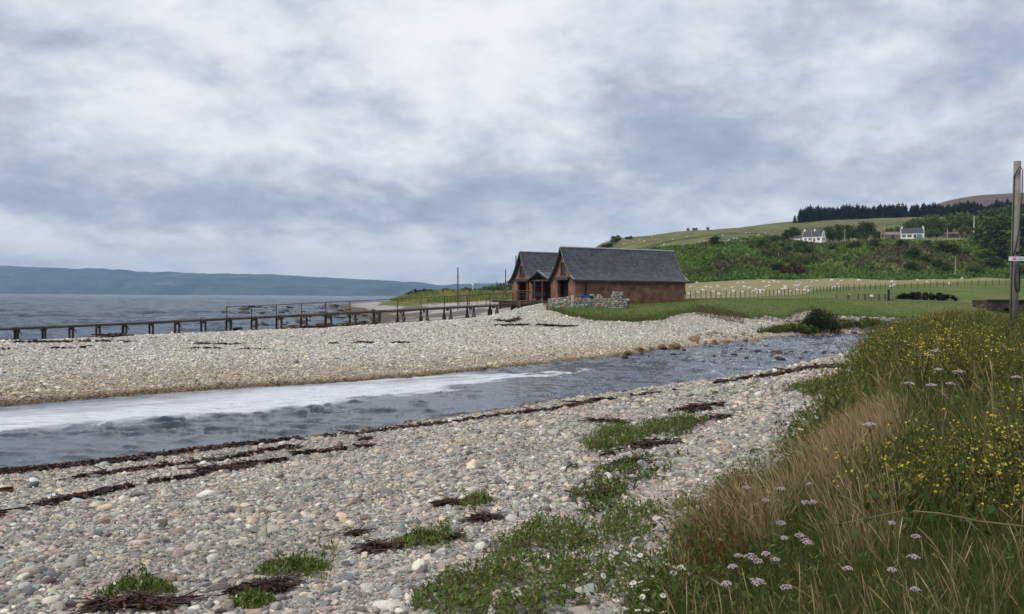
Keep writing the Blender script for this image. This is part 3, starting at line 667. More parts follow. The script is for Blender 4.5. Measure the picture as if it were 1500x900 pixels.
X,Y=mead_pts(7000,2.0,10,1.1,940,1640); k=fbm(X*.9,Y*.9,101)>.50; tallgrass(b,X[k],Y[k],.34,.78,TAN+DULL,.0022); X,Y=mead_pts(9000,2.0,9,1.1,960,1640); tallgrass(b,X,Y,.3,.7,DULL+GREEN[:2]+TAN[3:4],.0022,seed=False)
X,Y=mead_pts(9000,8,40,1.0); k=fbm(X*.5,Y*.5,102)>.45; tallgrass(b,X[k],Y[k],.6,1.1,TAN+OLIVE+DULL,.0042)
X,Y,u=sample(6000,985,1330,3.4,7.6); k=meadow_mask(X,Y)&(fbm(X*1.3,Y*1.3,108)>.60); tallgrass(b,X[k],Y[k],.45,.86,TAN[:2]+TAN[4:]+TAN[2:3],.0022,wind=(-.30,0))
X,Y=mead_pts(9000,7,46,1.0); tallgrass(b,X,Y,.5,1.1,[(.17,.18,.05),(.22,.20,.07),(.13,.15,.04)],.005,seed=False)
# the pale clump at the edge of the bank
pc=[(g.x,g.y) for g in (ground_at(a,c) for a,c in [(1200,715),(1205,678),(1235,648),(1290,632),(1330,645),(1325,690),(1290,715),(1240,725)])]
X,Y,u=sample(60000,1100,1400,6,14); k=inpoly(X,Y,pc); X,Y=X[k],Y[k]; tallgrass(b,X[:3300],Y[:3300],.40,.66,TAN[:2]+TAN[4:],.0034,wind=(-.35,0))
o=b.obj('dry_grass',grass_m); tag(o,'tan seeding grass stems rising out of the bank','grass',kind='stuff')
# reddish dock and sorrel stalks
b=Bag()
rp=[(g.x,g.y) for g in (ground_at(a,c) for a,c in [(1000,850),(1020,790),(1045,758),(1085,735),(1110,760),(1105,830),(1080,900),(1010,905)])]
X,Y,u=sample(30000,960,1160,4,9); k=inpoly(X,Y,rp); X,Y=X[k][:720],Y[k][:720]
tallgrass(b,X,Y,.34,.74,RED+RED+TAN[2:3],.0030,til=.1,wind=(-.1,0))
X,Y,u=sample(4000,900,1300,4.5,9); k=meadow_mask(X,Y); tallgrass(b,X[k][:260],Y[k][:260],.3,.6,RED,.003)
o=b.obj('sorrel',grass_m); tag(o,'rust red sorrel stalks at the edge of the bank','sorrel',kind='stuff')
# leafy herbs in the meadow
b=Bag()
def leafy(b,X,Y,h,ls,pal,nl=6,flat=.5):
    n=len(X); P=basez(X,Y); hh=rng.uniform(.4,1,n)*h
    for i in range(nl):
        f=rng.random(n); Q=P.copy(); Q[:,2]+=.02+hh*f; Q[:,:2]+=rng.normal(0,.25,(n,2))*hh[:,None]*.6
        D=up(n,1.0); D[:,2]*=flat
        b.add(*ribbons(Q,D,lean(n,.3,(0,0)),ls*rng.uniform(.6,1.4,n),ls*.42*rng.uniform(.7,1.3,n),pick(pal,n),2,shape='leaf'))
X,Y=mead_pts(9000,3,12,1.0); leafy(b,X,Y,.38,.040,GREEN,6)
X,Y=mead_pts(9000,10,50,1.0,1100); leafy(b,X,Y,.62,.075,GREEN+OLIVE+DULL,7)
o=b.obj('bank_herbs',grass_m); tag(o,'leafy green herbs crowding the bank','herbs',kind='stuff')
# low weeds on the shingle
b=Bag()
def in_patches(n,keys):
    xs=[];ys=[]
    for k in keys:
        pl=np.array(PATCH[k]); lo=pl.min(0); hi=pl.max(0); A=(hi-lo).prod()
        m=int(n*max(A,.05)); X=rng.uniform(lo[0]-.3,hi[0]+.3,m); Y=rng.uniform(lo[1]-.3,hi[1]+.3,m)
        jx=(fbm(X*3,Y*3,31)-.5)*.7; jy=(fbm(X*3,Y*3,32)-.5)*.7
        q=inpoly(X+jx,Y+jy,PATCH[k])&(fbm(X*2.2,Y*2.2,33)>.40); xs.append(X[q]); ys.append(Y[q])
    return np.concatenate(xs),np.concatenate(ys)
WEED=[(.105,.165,.028),(.145,.21,.042),(.075,.12,.024),(.18,.225,.058),(.13,.14,.038),(.16,.12,.05)]
X,Y=in_patches(520,'ceikh'); leafy(b,X,Y,.15,.040,WEED,7); X,Y=in_patches(760,'a'); leafy(b,X,Y,.15,.040,WEED,7); 
X,Y=in_patches(160,'a'); leafy(b,X,Y,.10,.034,[(.15,.09,.035),(.11,.07,.03),(.17,.12,.045)],4)
X,Y=in_patches(300,'bg'); leafy(b,X,Y,.2,.05,WEED,7)
X,Y=in_patches(330,'f'); leafy(b,X,Y,.12,.045,WEED[:3]+[(.06,.065,.02),(.09,.07,.03)],6)
X,Y=in_patches(900,'bg'); n=len(X); b.add(*ribbons(basez(X,Y),up(n,.5),lean(n,.5),rng.uniform(.1,.26,n),rng.uniform(.006,.013,n),pick(GREEN[1:],n),3))
X,Y=in_patches(260,'ah'); n=len(X); b.add(*ribbons(basez(X,Y),up(n,.5),lean(n,.5),rng.uniform(.08,.22,n),rng.uniform(.004,.009,n),pick(WEED,n),3))
# stray weeds
X,Y,u=sample(2600,700,1240,5,30); k=(fbm(X*.8,Y*.8,35)>.56)&(Y<yN(u)-2.0)&~meadow_mask(X,Y); leafy(b,X[k],Y[k],.10,.035,WEED,5)
o=b.obj('shingle_weeds',grass_m); tag(o,'low green weeds creeping over the shingle','weeds',kind='stuff')
# fringe of the lawn
b=Bag()
u=rng.uniform(800,1330,16000); Y=lawn_edge(u)+rng.exponential(1.6,16000)-.5; X=(u-750)/F*Y; n=len(X)
b.add(*ribbons(basez(X,Y),up(n,.5),lean(n,.5),rng.uniform(.10,.34,n),rng.uniform(.02,.05,n),pick(GREEN[1:]+OLIVE[:1],n),2))
u=rng.uniform(800,1500,22000); Y=lawn_edge(u)+rng.random(22000)**1.3*40; X=(u-750)/F*Y; n=len(X)
b.add(*ribbons(basez(X,Y),up(n,.6),lean(n,.5),rng.uniform(.06,.18,n),rng.uniform(.03,.07,n),pick(GREEN[1:]+[(.11,.13,.035)],n),2))
u=rng.uniform(1085,1420,9000); Y=yF(u)+1.5+rng.random(9000)*6*np.where(u>1160,1,.35); X=(u-750)/F*Y; n=len(X); kk=(fbm(X*.3,Y*.3,36)>.42); 
X,Y=X[kk],Y[kk]; n=len(X); b.add(*ribbons(basez(X,Y),up(n,.4),lean(n,.4),rng.uniform(.3,.85,n),rng.uniform(.04,.09,n),pick(GREEN+DULL,n),2))
u=rng.uniform(1020,1090,1500); Y=rng.uniform(79,86,1500); X=(u-750)/F*Y; n=1500
b.add(*ribbons(basez(X,Y),up(n,.6),lean(n,.5),rng.uniform(.15,.4,n),rng.uniform(.03,.06,n),pick([(.16,.11,.07),(.20,.14,.09),(.12,.10,.05)],n),2))
o=b.obj('lawn_grass',grass_m); tag(o,'mown green lawn grass fringing the shingle bank','grass',kind='stuff')
# dune grass beside the beach, far left of the sheds
b=Bag()
u=rng.uniform(556,765,16000); Y=rng.uniform(198,330,16000); X=(u-750)/F*Y; Z=gz(X,Y); k=(Z>1.9)&(rng.random(16000)<.8); X,Y,u=X[k],Y[k],u[k]; n=len(X)
cl=np.where((fbm(X*.08,Y*.08,37)>.5)[:,None],pick([(.27,.27,.08),(.33,.31,.11),(.22,.24,.07)],n),pick([(.12,.17,.04),(.16,.20,.05)],n))
b.add(*ribbons(basez(X,Y),up(n,.5),lean(n,.4),rng.uniform(.4,1.3,n),rng.uniform(.10,.25,n),cl,2))
o=b.obj('dune_grass',grass_m); tag(o,'yellow green marram grass on the low dune','grass',kind='stuff')

# ---------------------------------------------------------------- seaweed
weed_m=leafmat('seaweed',.0,.55,.35)
KELP=[(.030,.014,.009),(.065,.026,.014),(.016,.010,.008),(.105,.040,.020),(.034,.019,.013)]
def strands(b,P,n,pal=KELP,l=.22,w=.016,h=.05):
    D=np.stack([rng.normal(size=n),rng.normal(size=n),rng.normal(0,.30,n)],-1); C=np.stack([rng.normal(0,1.3,n),rng.normal(0,1.3,n),rng.normal(-.20,.15,n)],-1)
    h_=n//2; sd=np.stack([rng.normal(size=n),rng.normal(size=n),rng.normal(0,.5,n)],-1); b.add(*ribbons(P[:h_],D[:h_],C[:h_]*.6,l*rng.uniform(.25,.8,h_),w*rng.uniform(1.2,3.2,h_),pick(pal,h_,.45),3,shape='leaf',side=sd[:h_])); P,D,C=P[h_:],D[h_:],C[h_:]; n=n-h_
    b.add(*ribbons(P-D*0,D,C,l*rng.uniform(.4,1.5,n),w*rng.uniform(.5,1.8,n),pick(pal,n,.4),4,shape='strap'))
b=Bag()
for pl,(w0,w1),dens in [(a,(b_,c_),d_) for a,b_,c_,d_ in WRACK]:
    g_=[ground_at(a,c) for a,c in pl]; P=np.array([tuple(q) for q in g_ if q is not None]); seg=np.linalg.norm(np.diff(P,axis=0),axis=1); Ltot=seg.sum(); n=int(min(Ltot*dens*1.5,22000)); cs=np.r_[0,np.cumsum(seg)]
    s_=rng.random(n)*Ltot; xy=np.stack([np.interp(s_,cs,P[:,i]) for i in range(2)],-1); hwid=w0+(w1-w0)*s_/Ltot
    wig=(fbm(s_*.7,s_*0+w0*9,38)-.5)*hwid*2.2; gate=fbm(s_*1.1,s_*0+w1*31+pl[0][1],39)>(.18 if dens>=300 else .33 if dens>=150 else .42 if w0<.2 and dens>60 else .52); 
    dirv=np.stack([np.interp(s_,cs[1:],np.diff(P[:,i])/seg) for i in range(2)],-1); nrm=np.stack([-dirv[:,1],dirv[:,0]],-1)
    xy=xy+nrm*(rng.normal(0,.45,n)*hwid+wig)[:,None]; xy=xy[gate]; n=len(xy); dist=xy[:,1].mean()
    Q=np.c_[xy,gz(xy[:,0],xy[:,1])+rng.uniform(.01,.05+.05*w0,n)+.02]
    strands(b,Q,n,l=.06+.0022*dist,w=.008+.0011*dist)
for u_,v_,rad in CLUMPS:
    q=ground_at(u_,v_); n=int(5200*(rad/.3)**1.6); a=rng.uniform(0,6.28,n); r_=rad*np.sqrt(rng.random(n))
    X=q.x+np.cos(a)*r_*1.15; Y=q.y+np.sin(a)*r_*.8; hh=.085*(1-(r_/rad)**2)*min(1,rad/.25)*(.5+.9*fbm(X*6,Y*6,40)); q_=(fbm(X*9,Y*9,47)>.38+.20*(r_/rad)); X,Y,hh=X[q_],Y[q_],hh[q_]; n=len(X)
    strands(b,np.c_[X,Y,gz(X,Y)+.03+hh*.6*rng.random(n)],n,l=.050,w=.0095)
o=b.obj('seaweed',weed_m); tag(o,'dark brown seaweed lying in tide lines on the shingle','seaweed',kind='stuff')
# ---------------------------------------------------------------- materials of built things
def brick_mat(name,c1,c2,mort,scale=(1,1,1)):
    t=NT(name); p=t.obj()
    # wall faces run along x or y: use x+y as the running coordinate
    s_=t.n('ShaderNodeSeparateXYZ'); t.t.links.new(p,s_.inputs[0]); q=t.n('ShaderNodeCombineXYZ')
    t.t.links.new(t.math('ADD',s_.outputs[0],s_.outputs[1]),q.inputs[0]); t.t.links.new(s_.outputs[2],q.inputs[1])
    b=t.n('ShaderNodeTexBrick',inp={'Scale':1,'Color1':(*c1,1),'Color2':(*c2,1),'Mortar':(*mort,1),'Mortar Size':.012,'Brick Width':.27,'Row Height':.105,'Bias':0,'Mortar Smooth':.2})
    t.t.links.new(q.outputs[0],b.inputs['Vector'])
    n=t.noise(p,1.3,6,.65); n2=t.noise(p,.5,4,.6)
    c=t.mix(1,b.outputs['Color'],t.ramp(n,[(.3,(.50,.47,.46)),(.7,(1.6,1.45,1.30))]),'MULTIPLY')
    c=t.mix(t.math('MULTIPLY',t.ramp(n2,[(.52,(0,)*3),(.7,(1,)*3)]),.45),c,(.085,.06,.048))
    c=t.mix(t.math('MULTIPLY',t.ramp(t.noise(p,3.5,5,.7),[(.62,(0,)*3),(.7,(1,)*3)]),.45),c,(.36,.29,.23))
    return t.out(c,.9,t.bump(b.outputs['Fac'],-.4,.02),.15)
BR=brick_mat('red_brick',(.230,.108,.072),(.135,.072,.053),(.25,.20,.16))
def slate_mat(name):
    t=NT(name); p=t.obj(); uv=t.attr('slate_uv',out='Vector')
    b=t.n('ShaderNodeTexBrick',inp={'Scale':1,'Color1':(.040,.045,.056,1),'Color2':(.070,.077,.092,1),'Mortar':(.018,.019,.022,1),'Mortar Size':.012,'Brick Width':.28,'Row Height':.19,'Bias':0})
    t.t.links.new(uv,b.inputs['Vector'])
    v=t.n('ShaderNodeTexVoronoi',inp={'Scale':3.2}); t.t.links.new(uv,v.inputs['Vector'])
    sp=t.n('ShaderNodeSeparateColor'); t.t.links.new(v.outputs['Color'],sp.inputs[0])
    c=t.mix(1,b.outputs['Color'],t.ramp(sp.outputs[0],[(0,(.6,.6,.62)),(.8,(1.15,1.15,1.15)),(1,(1.5,1.5,1.48))]),'MULTIPLY')
    c=t.mix(t.math('MULTIPLY',t.ramp(t.noise(p,.9,6,.7),[(.48,(0,)*3),(.70,(1,)*3)]),.55),c,(.095,.095,.068))
    c=t.mix(t.math('MULTIPLY',t.ramp(t.noise(t.mapping(uv,(.35,3,1)),1.2,6,.7),[(.5,(0,)*3),(.66,(1,)*3)]),.35),c,(.15,.16,.17))
    return t.out(c,.48,t.bump(b.outputs['Fac'],-.6,.02),.45)
SL=slate_mat('slate')
WD=simple('dark_wood',(.042,.032,.027),.75,.4,5,.3)
WB=simple('brown_wood',(.085,.052,.038),.75,.4,5,.3)
WR=simple('rusty_iron',(.16,.075,.035),.8,.5,4,.3)
WRD=simple('dark_rust',(.105,.063,.045),.75,.4,4,.3)
DK=simple('deck_boards',(.12,.085,.068),.85,.35,5,.3)
DKD=simple('dark_deck',(.052,.041,.036),.8,.35,5,.3)
BLK=simple('black_door',(.012,.014,.018),.55,.3,3)
LEAD=simple('pale_flashing',(.36,.37,.38),.6,.2,3)
LINT=simple('slate_lintel',(.05,.047,.055),.7,.3,3)
GLS=simple('dark_glass',(.10,.115,.13),.12,.1,1,0,.6)
WHT=simple('white_wall',(.78,.78,.76),.8,.05,1)
CON=simple('concrete',(.10,.095,.085),.9,.4,4,.4)

# ---------------------------------------------------------------- boathouse: two sheds and the porch between them
ANG=math.atan2(6.5,11.8)
AX=Vector((math.cos(ANG),math.sin(ANG),0)); GX=Vector((-math.sin(ANG),math.cos(ANG),0))
FL=3.02
bh=empty('boathouse',(5.04,88.0,FL),ANG,'red brick boathouse of two swept slate gables beside the river mouth','boathouse')
HW=2.25; RW=2.66; DROP=3.25; RIDGE=5.3; VG=.32
def rz_(gv,ridge=RIDGE,drop=DROP,rw=RW): 
    s_=min(abs(gv)/rw,1); return ridge-drop*(1-(1-s_)**1.68)
def shed(x0,y0,length,ridge,drop,doors):
    """local frame of the boathouse: x along the ridge, y across (left of the front)"""
    def rz(gv): return rz_(gv,ridge,drop)-.10
    def loc(x,y,z): return Vector((x0+x,y0+y,z))
    mb=MB()
    def gable(x,thk,dw,dh,hw_,h0,h1):
        def pr(pts): mb.prism([loc(x,a,c) for a,c in pts],None,(thk,0,0))
        def curve(a,b_,n=10): return [(a+(b_-a)*i/n, rz(a+(b_-a)*i/n)) for i in range(n+1)]
        if dw:
            pr([(-HW,-.9),(-dw,-.9)]+curve(-dw,-HW)); pr([(dw,-.9),(HW,-.9)]+curve(HW,dw))
            pr([(-dw,dh),(dw,dh),(dw,h0),(-dw,h0)])
            pr([(-dw,h0),(-hw_,h0),(-hw_,h1)]+[(-hw_,min(h1,rz(-hw_)))]+curve(-hw_,-dw,4)); pr([(hw_,h0),(dw,h0)]+curve(dw,hw_,4)+[(hw_,min(h1,rz(hw_)))])
            pr([(-hw_,h1),(hw_,h1)]+curve(hw_,-hw_,8)); pr([(-dw,-.9),(dw,-.9),(dw,-.02),(-dw,-.02)])
        else: pr([(-HW,-.9),(HW,-.9)]+curve(HW,-HW,22))
    gable(0,.32,1.0,2.03,.45,2.62,3.78)
    gable(length-.32,.32,0,0,0,0,0)
    ez=rz(HW)+.05
    for sgn in (-1,1): mb.box(loc(length/2,sgn*(HW-.16),(ez-.9)/2),(length-.64,.32,ez+.9))
    mb.build('wall',BR,bh)
    # roof: two curved leaves with thickness
    n=14; rows=[]; V=[];Fc=[]; uv=[]
    prof=[]; L_=0; last=None
    for i in range(-n,n+1):
        gv=RW*i/n; z=rz_(gv,ridge,drop); 
        prof.append((gv,z))
    acc=0; accs=[]
    for i,(gv,z) in enumerate(prof):
        if i: acc+=math.hypot(gv-prof[i-1][0],z-prof[i-1][1])
        accs.append(acc)
    X0,X1=-VG,length+VG; m=len(prof)
    for k,(off) in enumerate((0,-.11)):
        for i,(gv,z) in enumerate(prof):
            for x in (X0,X1): V.append(loc(x,gv,z+off)); uv.append((x,accs[i],0))
    def id_(k,i,e): return (k*m+i)*2+e
    for i in range(m-1):
        Fc.append((id_(0,i,0),id_(0,i,1),id_(0,i+1,1),id_(0,i+1,0))); Fc.append((id_(1,i,0),id_(1,i+1,0),id_(1,i+1,1),id_(1,i,1)))
        for e in (0,1): Fc.append((id_(0,i,e),id_(0,i+1,e),id_(1,i+1,e),id_(1,i,e)))
    for i in (0,m-1): Fc.append((id_(0,i,0),id_(0,i,1),id_(1,i,1),id_(1,i,0)))
    me=bpy.data.meshes.new('roof'); me.from_pydata([tuple(v) for v in V],[],Fc); me.materials.append(SL)
    a=me.attributes.new('slate_uv','FLOAT_VECTOR','POINT'); a.data.foreach_set('vector',np.array(uv,np.float32).ravel())
    ro=bpy.data.objects.new('roof',me); link(ro,bh)
    rb=MB(); rb.tube([loc(X0-.02,0,ridge+.03),loc(X1+.02,0,ridge+.03)],.075,8); rb.build('ridge_tile',LEAD,ro)
    for x in (X0-.035,X1+.035):
        q=MB()
        for i in range(m-1):
            a_,b_=prof[i],prof[i+1]; q.bar(loc(x,a_[0],a_[1]-.07),loc(x,b_[0],b_[1]-.07),.05,.22)
        q.build('bargeboard',WD,ro)
        q=MB()
        for i in range(m//2,m-1) if x<0 else range(0):
            a_,b_=prof[i],prof[i+1]
        for i in range(0,m//2):
            a_,b_=prof[i],prof[i+1]; q.bar(loc(x,a_[0],a_[1]+.055),loc(x,b_[0],b_[1]+.055),.09,.03)
        q.build('verge_flashing',LEAD,ro)
    gt=MB()
    for sgn in (-1,1): gt.bar(loc(X0,sgn*(RW-.02),prof[0][1]-.15),loc(X1,sgn*(RW-.02),prof[0][1]-.15),.10,.09)
    gt.build('gutter',WD,ro)
    # door, lintel, hatch
    d_=MB(); d_.box(loc(.75,0,1.0),(.08,2.02,2.08))
    for k in range(-4,5): d_.box(loc(.70,k*.22,1.0),(.03,.19,2.0))
    dd=d_.build('door',BLK,bh)
    d_=MB(); d_.box(loc(.67,.55,1.0),(.05,.04,.22)); d_.build('handle',WRD,dd)
    l_=MB(); l_.box(loc(-.03,0,2.19),(.5,2.5,.30)); l_.build('lintel',LINT,bh,bevel=.015)
    h_=MB(); h_.box(loc(.16,0,3.2),(.06,.86,1.12))
    for k in (-1,0,1): h_.box(loc(.12,k*.28,3.2),(.02,.25,1.06))
    h_.build('hatch',LINT,bh)
    f_=MB()
    for yy in (-.43,.43): f_.box(loc(.06,yy,3.2),(.16,.06,1.16))
    f_.box(loc(.02,0,2.64),(.3,1.0,.09)); f_.build('hatch_frame',WB,bh)
    return ro
shed(0,0,13.55,RIDGE,DROP,1)
OFF=Vector((1.09-5.04,97.8-88.0,0)); ox,oy=OFF.dot(AX),OFF.dot(GX)
ro2=shed(ox,oy,9.5,RIDGE,DROP,1)
# skylight on the far shed's near slope
gv=-1.25; zz_=rz_(gv); sl_=MB()
M_=Matrix.Rotation(math.atan2(rz_(gv)-rz_(gv-.2),.2),3,'X'); sl_.box((ox+3.6,oy+gv,zz_+.07),(.62,1.0,.10),M=M_); sk=sl_.build('skylight',LEAD,ro2)
sl_=MB(); sl_.box((ox+3.6,oy+gv,zz_+.135),(.46,.82,.02),M=M_); sl_.build('glass',GLS,sk)
# porch roof, its posts, back wall and bench
ymid=(oy)/2+.05; ph=(oy-2*RW)/2+.12; pz=rz_(RW)+.02
mb=MB(); prof=[]
for i in range(-10,11):
    s_=abs(i)/10; prof.append((ymid+ph*i/10, pz+1.02*(1-s_)**1.25))
V=[];Fc=[];uv=[];m=len(prof)
for off in (0,-.10):
    for (a,z) in prof:
        for x in (.25,4.2): V.append((x,a,z+off)); uv.append((x,a*1.1,0))
idf=lambda k,i,e:(k*m+i)*2+e
for i in range(m-1):
    Fc+=[(idf(0,i,0),idf(0,i,1),idf(0,i+1,1),idf(0,i+1,0)),(idf(1,i,0),idf(1,i+1,0),idf(1,i+1,1),idf(1,i,1)),(idf(0,i,0),idf(0,i+1,0),idf(1,i+1,0),idf(1,i,0)),(idf(0,i,1),idf(1,i,1),idf(1,i+1,1),idf(0,i+1,1))]
me=bpy.data.meshes.new('porch_roof'); me.from_pydata(V,[],Fc); me.materials.append(SL)
a=me.attributes.new('slate_uv','FLOAT_VECTOR','POINT'); a.data.foreach_set('vector',np.array(uv,np.float32).ravel())
pr_=bpy.data.objects.new('porch_roof',me); link(pr_,bh)
q=MB()
for i in range(m-1): q.bar((.2,prof[i][0],prof[i][1]-.05),(.2,prof[i+1][0],prof[i+1][1]-.05),.06,.20)
q.build('bargeboard',WD,pr_)
q=MB()
for i in range(m-1): q.bar((.2,prof[i][0],prof[i][1]+.07),(.2,prof[i+1][0],prof[i+1][1]+.07),.10,.03)
q.bar((.2,ymid,prof[m//2][1]+.05),(4.2,ymid,prof[m//2][1]+.05),.14,.05); q.build('verge_flashing',LEAD,pr_)
q=MB(); q.box((3.2,oy/2,.6),(.2,oy-2*HW-.02,3.4)); q.build('porch_wall',WD,bh)
for f in (.12,.42,.68,.93):
    q=MB(); yy=HW+(oy-2*HW)*f; q.box((.5,yy,.95),(.16,.16,2.3)); q.build('post',WB,bh,bevel=.01)
q=MB(); q.bar((.5,HW,2.08),(.5,oy-HW,2.08),.14,.16); q.build('beam',WB,bh)
q=MB(); q.box((1.0,oy*.62,.4),(.5,2.2,.07)); q.box((1.22,oy*.62,.62),(.06,2.2,.5))
for yy in (-.95,.95): q.box((1.0,oy*.62+yy,.18),(.4,.07,.37))
q.build('bench',BLK,bh)
# plank platform in front of the porch and far shed
pf=MB()
for k in range(11): pf.box((-1.65+k*.19+.3,(oy+2.0)/2+.3,-.06),(.175,oy+2.2,.06))
pf.build('platform',DK,bh)
pf=MB(); pf.box((-1.3,oy/2+1.2,-.17),(.12,oy+2.2,.16)); pf.box((.1,oy/2+1.2,-.17),(.12,oy+2.2,.16)); pf.build('platform_beam',DKD,bh)
for k in range(4):
    q=MB(); q.box((-1.25,1.6+k*(oy)/3.4,-.85),(.22,.22,1.2)); q.build('platform_leg',DKD,bh)
q=MB(); q.box((.0,oy+.4,-.95),(.5,4.6,1.5)); q.build('foundation',BR,bh)
# drainpipe on the near long wall
q=MB(); q.tube([(1.2,-RW+.04,rz_(RW)-.2),(1.2,-HW-.07,rz_(RW)-.42),(1.2,-HW-.07,-.1)],.045,8); q.build('drainpipe',BLK,bh)
q=MB(); 
for (x,z,sx_,sz_) in ((2.2,.2,.7,.5),(12.6,.25,.6,.4)): pass

# ---------------------------------------------------------------- rubble walls in front of the near shed
def stone_palette(extra=()):
    return [(.36,.34,.29),(.29,.275,.24),(.40,.37,.31),(.23,.22,.20),(.33,.29,.23),(.19,.18,.165),(.44,.42,.38),(.30,.29,.26),(.26,.24,.21)]+list(extra)
RUB=NT('rubble_stone'); RUB.out(RUB.mix(1,RUB.attr('col',out='Color'),RUB.ramp(RUB.noise(RUB.obj(),9,5,.7),[(.3,(.65,.65,.65)),(.7,(1.2,1.2,1.2))]),'MULTIPLY'),.92,RUB.bump(RUB.noise(RUB.obj(),16,5),.5,.04),.1)
def rubble(name,a,b_,h,thk,label,cat,pal=None,sz=(.30,.17),parent=None,top=.12,stick=0):
    """dry laid stones between ground points a and b; every stone a lump of its own in one mesh"""
    a=Vector(a); b_=Vector(b_); L_=(b_-a).xy.length; d=(b_-a); d.z=0; d.normalize(); nn=Vector((-d.y,d.x,0)); pal=pal or stone_palette()
    bag=Bag(); bm=bmesh.new(); bmesh.ops.create_icosphere(bm,subdivisions=2,radius=1); base=np.array([v.co[:] for v in bm.verts]); fc=np.array([[v.index for v in f.verts] for f in bm.faces]); bm.free()
    base=np.sign(base)*np.abs(base)**.55; base/=np.abs(base).max()
    z=0; row=0
    while z<h:
        hh=sz[1]*random.uniform(.8,1.25); x=-random.random()*.2
        while x<L_:
            w_=sz[0]*random.uniform(.55,1.6)
            if not(z+hh>h and random.random()<.35):
                for side in (-1,1):
                    gz0=a.z+(b_.z-a.z)*min(max(x/L_,0),1)
                    c=a+d*(x+w_/2)+nn*(side*(thk/2-.11)+random.uniform(-.025,.025)); 
                    s_=np.array([w_*.52,thk*.30,hh*.54])*rng.uniform(.88,1.1,3)
                    v=base*s_*(1+rng.normal(0,.05,(len(base),1))); rz=math.atan2(d.y,d.x)+random.gauss(0,.06); cr,sr=math.cos(rz),math.sin(rz)
                    v=np.stack([v[:,0]*cr-v[:,1]*sr,v[:,0]*sr+v[:,1]*cr,v[:,2]],-1)+np.array([c.x,c.y,gz0+z+hh/2])
                    bag.add(v,fc,np.repeat((np.array(random.choice(pal))*random.uniform(.75,1.2))[None],len(v),0))
            x+=w_*1.03
        z+=hh*.97; row+=1
    # dark packing inside
    o=bag.obj(name,RUB.m,parent,smooth=False)
    return tag(o,label,cat) if label else o
pA=on(806,84.2); pB=on(836,82.6); pC=on(841,82.4); pD=on(917,82.4)
for q in (pA,pB,pC,pD): q.z-=.08
rubble('stone_wall',pA,pB,.92,.5,'short mossy rubble wall left of the gap before the shed door','wall')
rubble('stone_wall',pC,pD,.90,.5,'longer rubble wall with orange and blue grey stones below the brick side wall','wall',stone_palette([(.42,.16,.06),(.20,.25,.28),(.38,.24,.16)]))
pe=on(897,83.6); pf_=on(909,83.6); rubble('stone_pier',pe-Vector((0,0,.1)),pf_-Vector((0,0,.1)),1.45,.5,'pale stacked stone pier rising behind the longer rubble wall','pier',[(.36,.34,.30),(.30,.28,.25),(.42,.40,.36),(.24,.22,.20)],(.32,.15))
pg=on(866,83.4); ph_=on(880,83.4); rubble('stone_heap',pg,ph_,1.0,.6,'low heap of grey stones showing over the middle of the rubble wall','stones',None,(.30,.16))
st_=MB(); q=on(838.5,82.4); st_.box((q.x,q.y,q.z+.5),(.30,.38,1.15)); o=st_.build('gate_stone',simple('pale_stone',(.46,.43,.36),.9,.2,5,.4),None,bevel=.04); tag(o,'upright pale stone closing the gap between the two rubble walls','stone')
q=at(857,433,82.4); b_=MB(); b_.prism([Vector((x,-.22,0)) for x in ()] or [Vector((-.42,-.24,0)),Vector((.42,-.24,0)),Vector((.48,-.28,.24)),Vector((-.48,-.28,.24))],None,(0,.5,0))
BLUE=simple('blue_plastic',(.035,.12,.36),.55,.15,3)
tb=empty('fish_box',(q.x,q.y,on(857,82.4).z+.84),0.05,'bright blue plastic fish box lying on the rubble wall','box')
o=b_.build('box_body',BLUE,tb,bevel=.02); b_=MB()
for yy in (-.29,.27): b_.box((0,yy,.25),(1.0,.05,.05))
for xx in (-.49,.49): b_.box((xx,-.01,.25),(.05,.58,.05))
b_.build('rim',BLUE,tb,bevel=.01)
q=on(864.5,82.4); b_=MB(); b_.tube([(q.x-.22,q.y,q.z+.88),(q.x-.05,q.y+.02,q.z+1.0),(q.x+.15,q.y-.02,q.z+.98),(q.x+.30,q.y,q.z+.88)],[.07,.13,.12,.05],10); o=b_.build('rubbish_bag',BLK,None,smooth=True); tag(o,'small black bag slumped beside the blue box on the wall','bag')

# ---------------------------------------------------------------- long wooden jetty
J0=Vector((3.3,90.6,0)); JA=math.radians(11); JD=Vector((-math.cos(JA),-math.sin(JA),0)); JN=Vector((JD.y,-JD.x,0))
def jz(u): return None
def jetty_z(s_):  # deck height along the run, set by the slope in the photograph
    p=J0+JD*s_; u=p.x/p.y*F+750
    v=np.interp(u,[-200,0,150,300,430,500,600,690,735,806],[489,480.5,474.2,467,461,457.3,452.4,447.6,445.2,441.3])
    return H-(v-float(hy(u)))*p.y/F
jt=empty('jetty',(0,0,0),0,'long narrow dark jetty on legs running from the boathouse out over the sea','jetty')
JL=66; bay=2.33; JW=1.25
dk=MB(); s_=0
while s_<JL:
    p=J0+JD*(s_+.075); dk.bar(p+JN*(-JW/2)+Vector((0,0,jetty_z(s_)-.03)),p+JN*(JW/2)+Vector((0,0,jetty_z(s_)-.03)),.14,.05); s_+=.155
dk.build('deck',DK,jt)
for side in (-1,1):
    bm_=MB(); s_=0
    while s_<JL-bay:
        a=J0+JD*s_+JN*(side*(JW/2-.05)); c=J0+JD*(s_+bay)+JN*(side*(JW/2-.05)); a.z=jetty_z(s_)-.17; c.z=jetty_z(s_+bay)-.17; bm_.bar(a,c,.10,.15); s_+=bay
    bm_.build('side_beam',DKD,jt)
k=0; rail_pts=[]
s_=.6
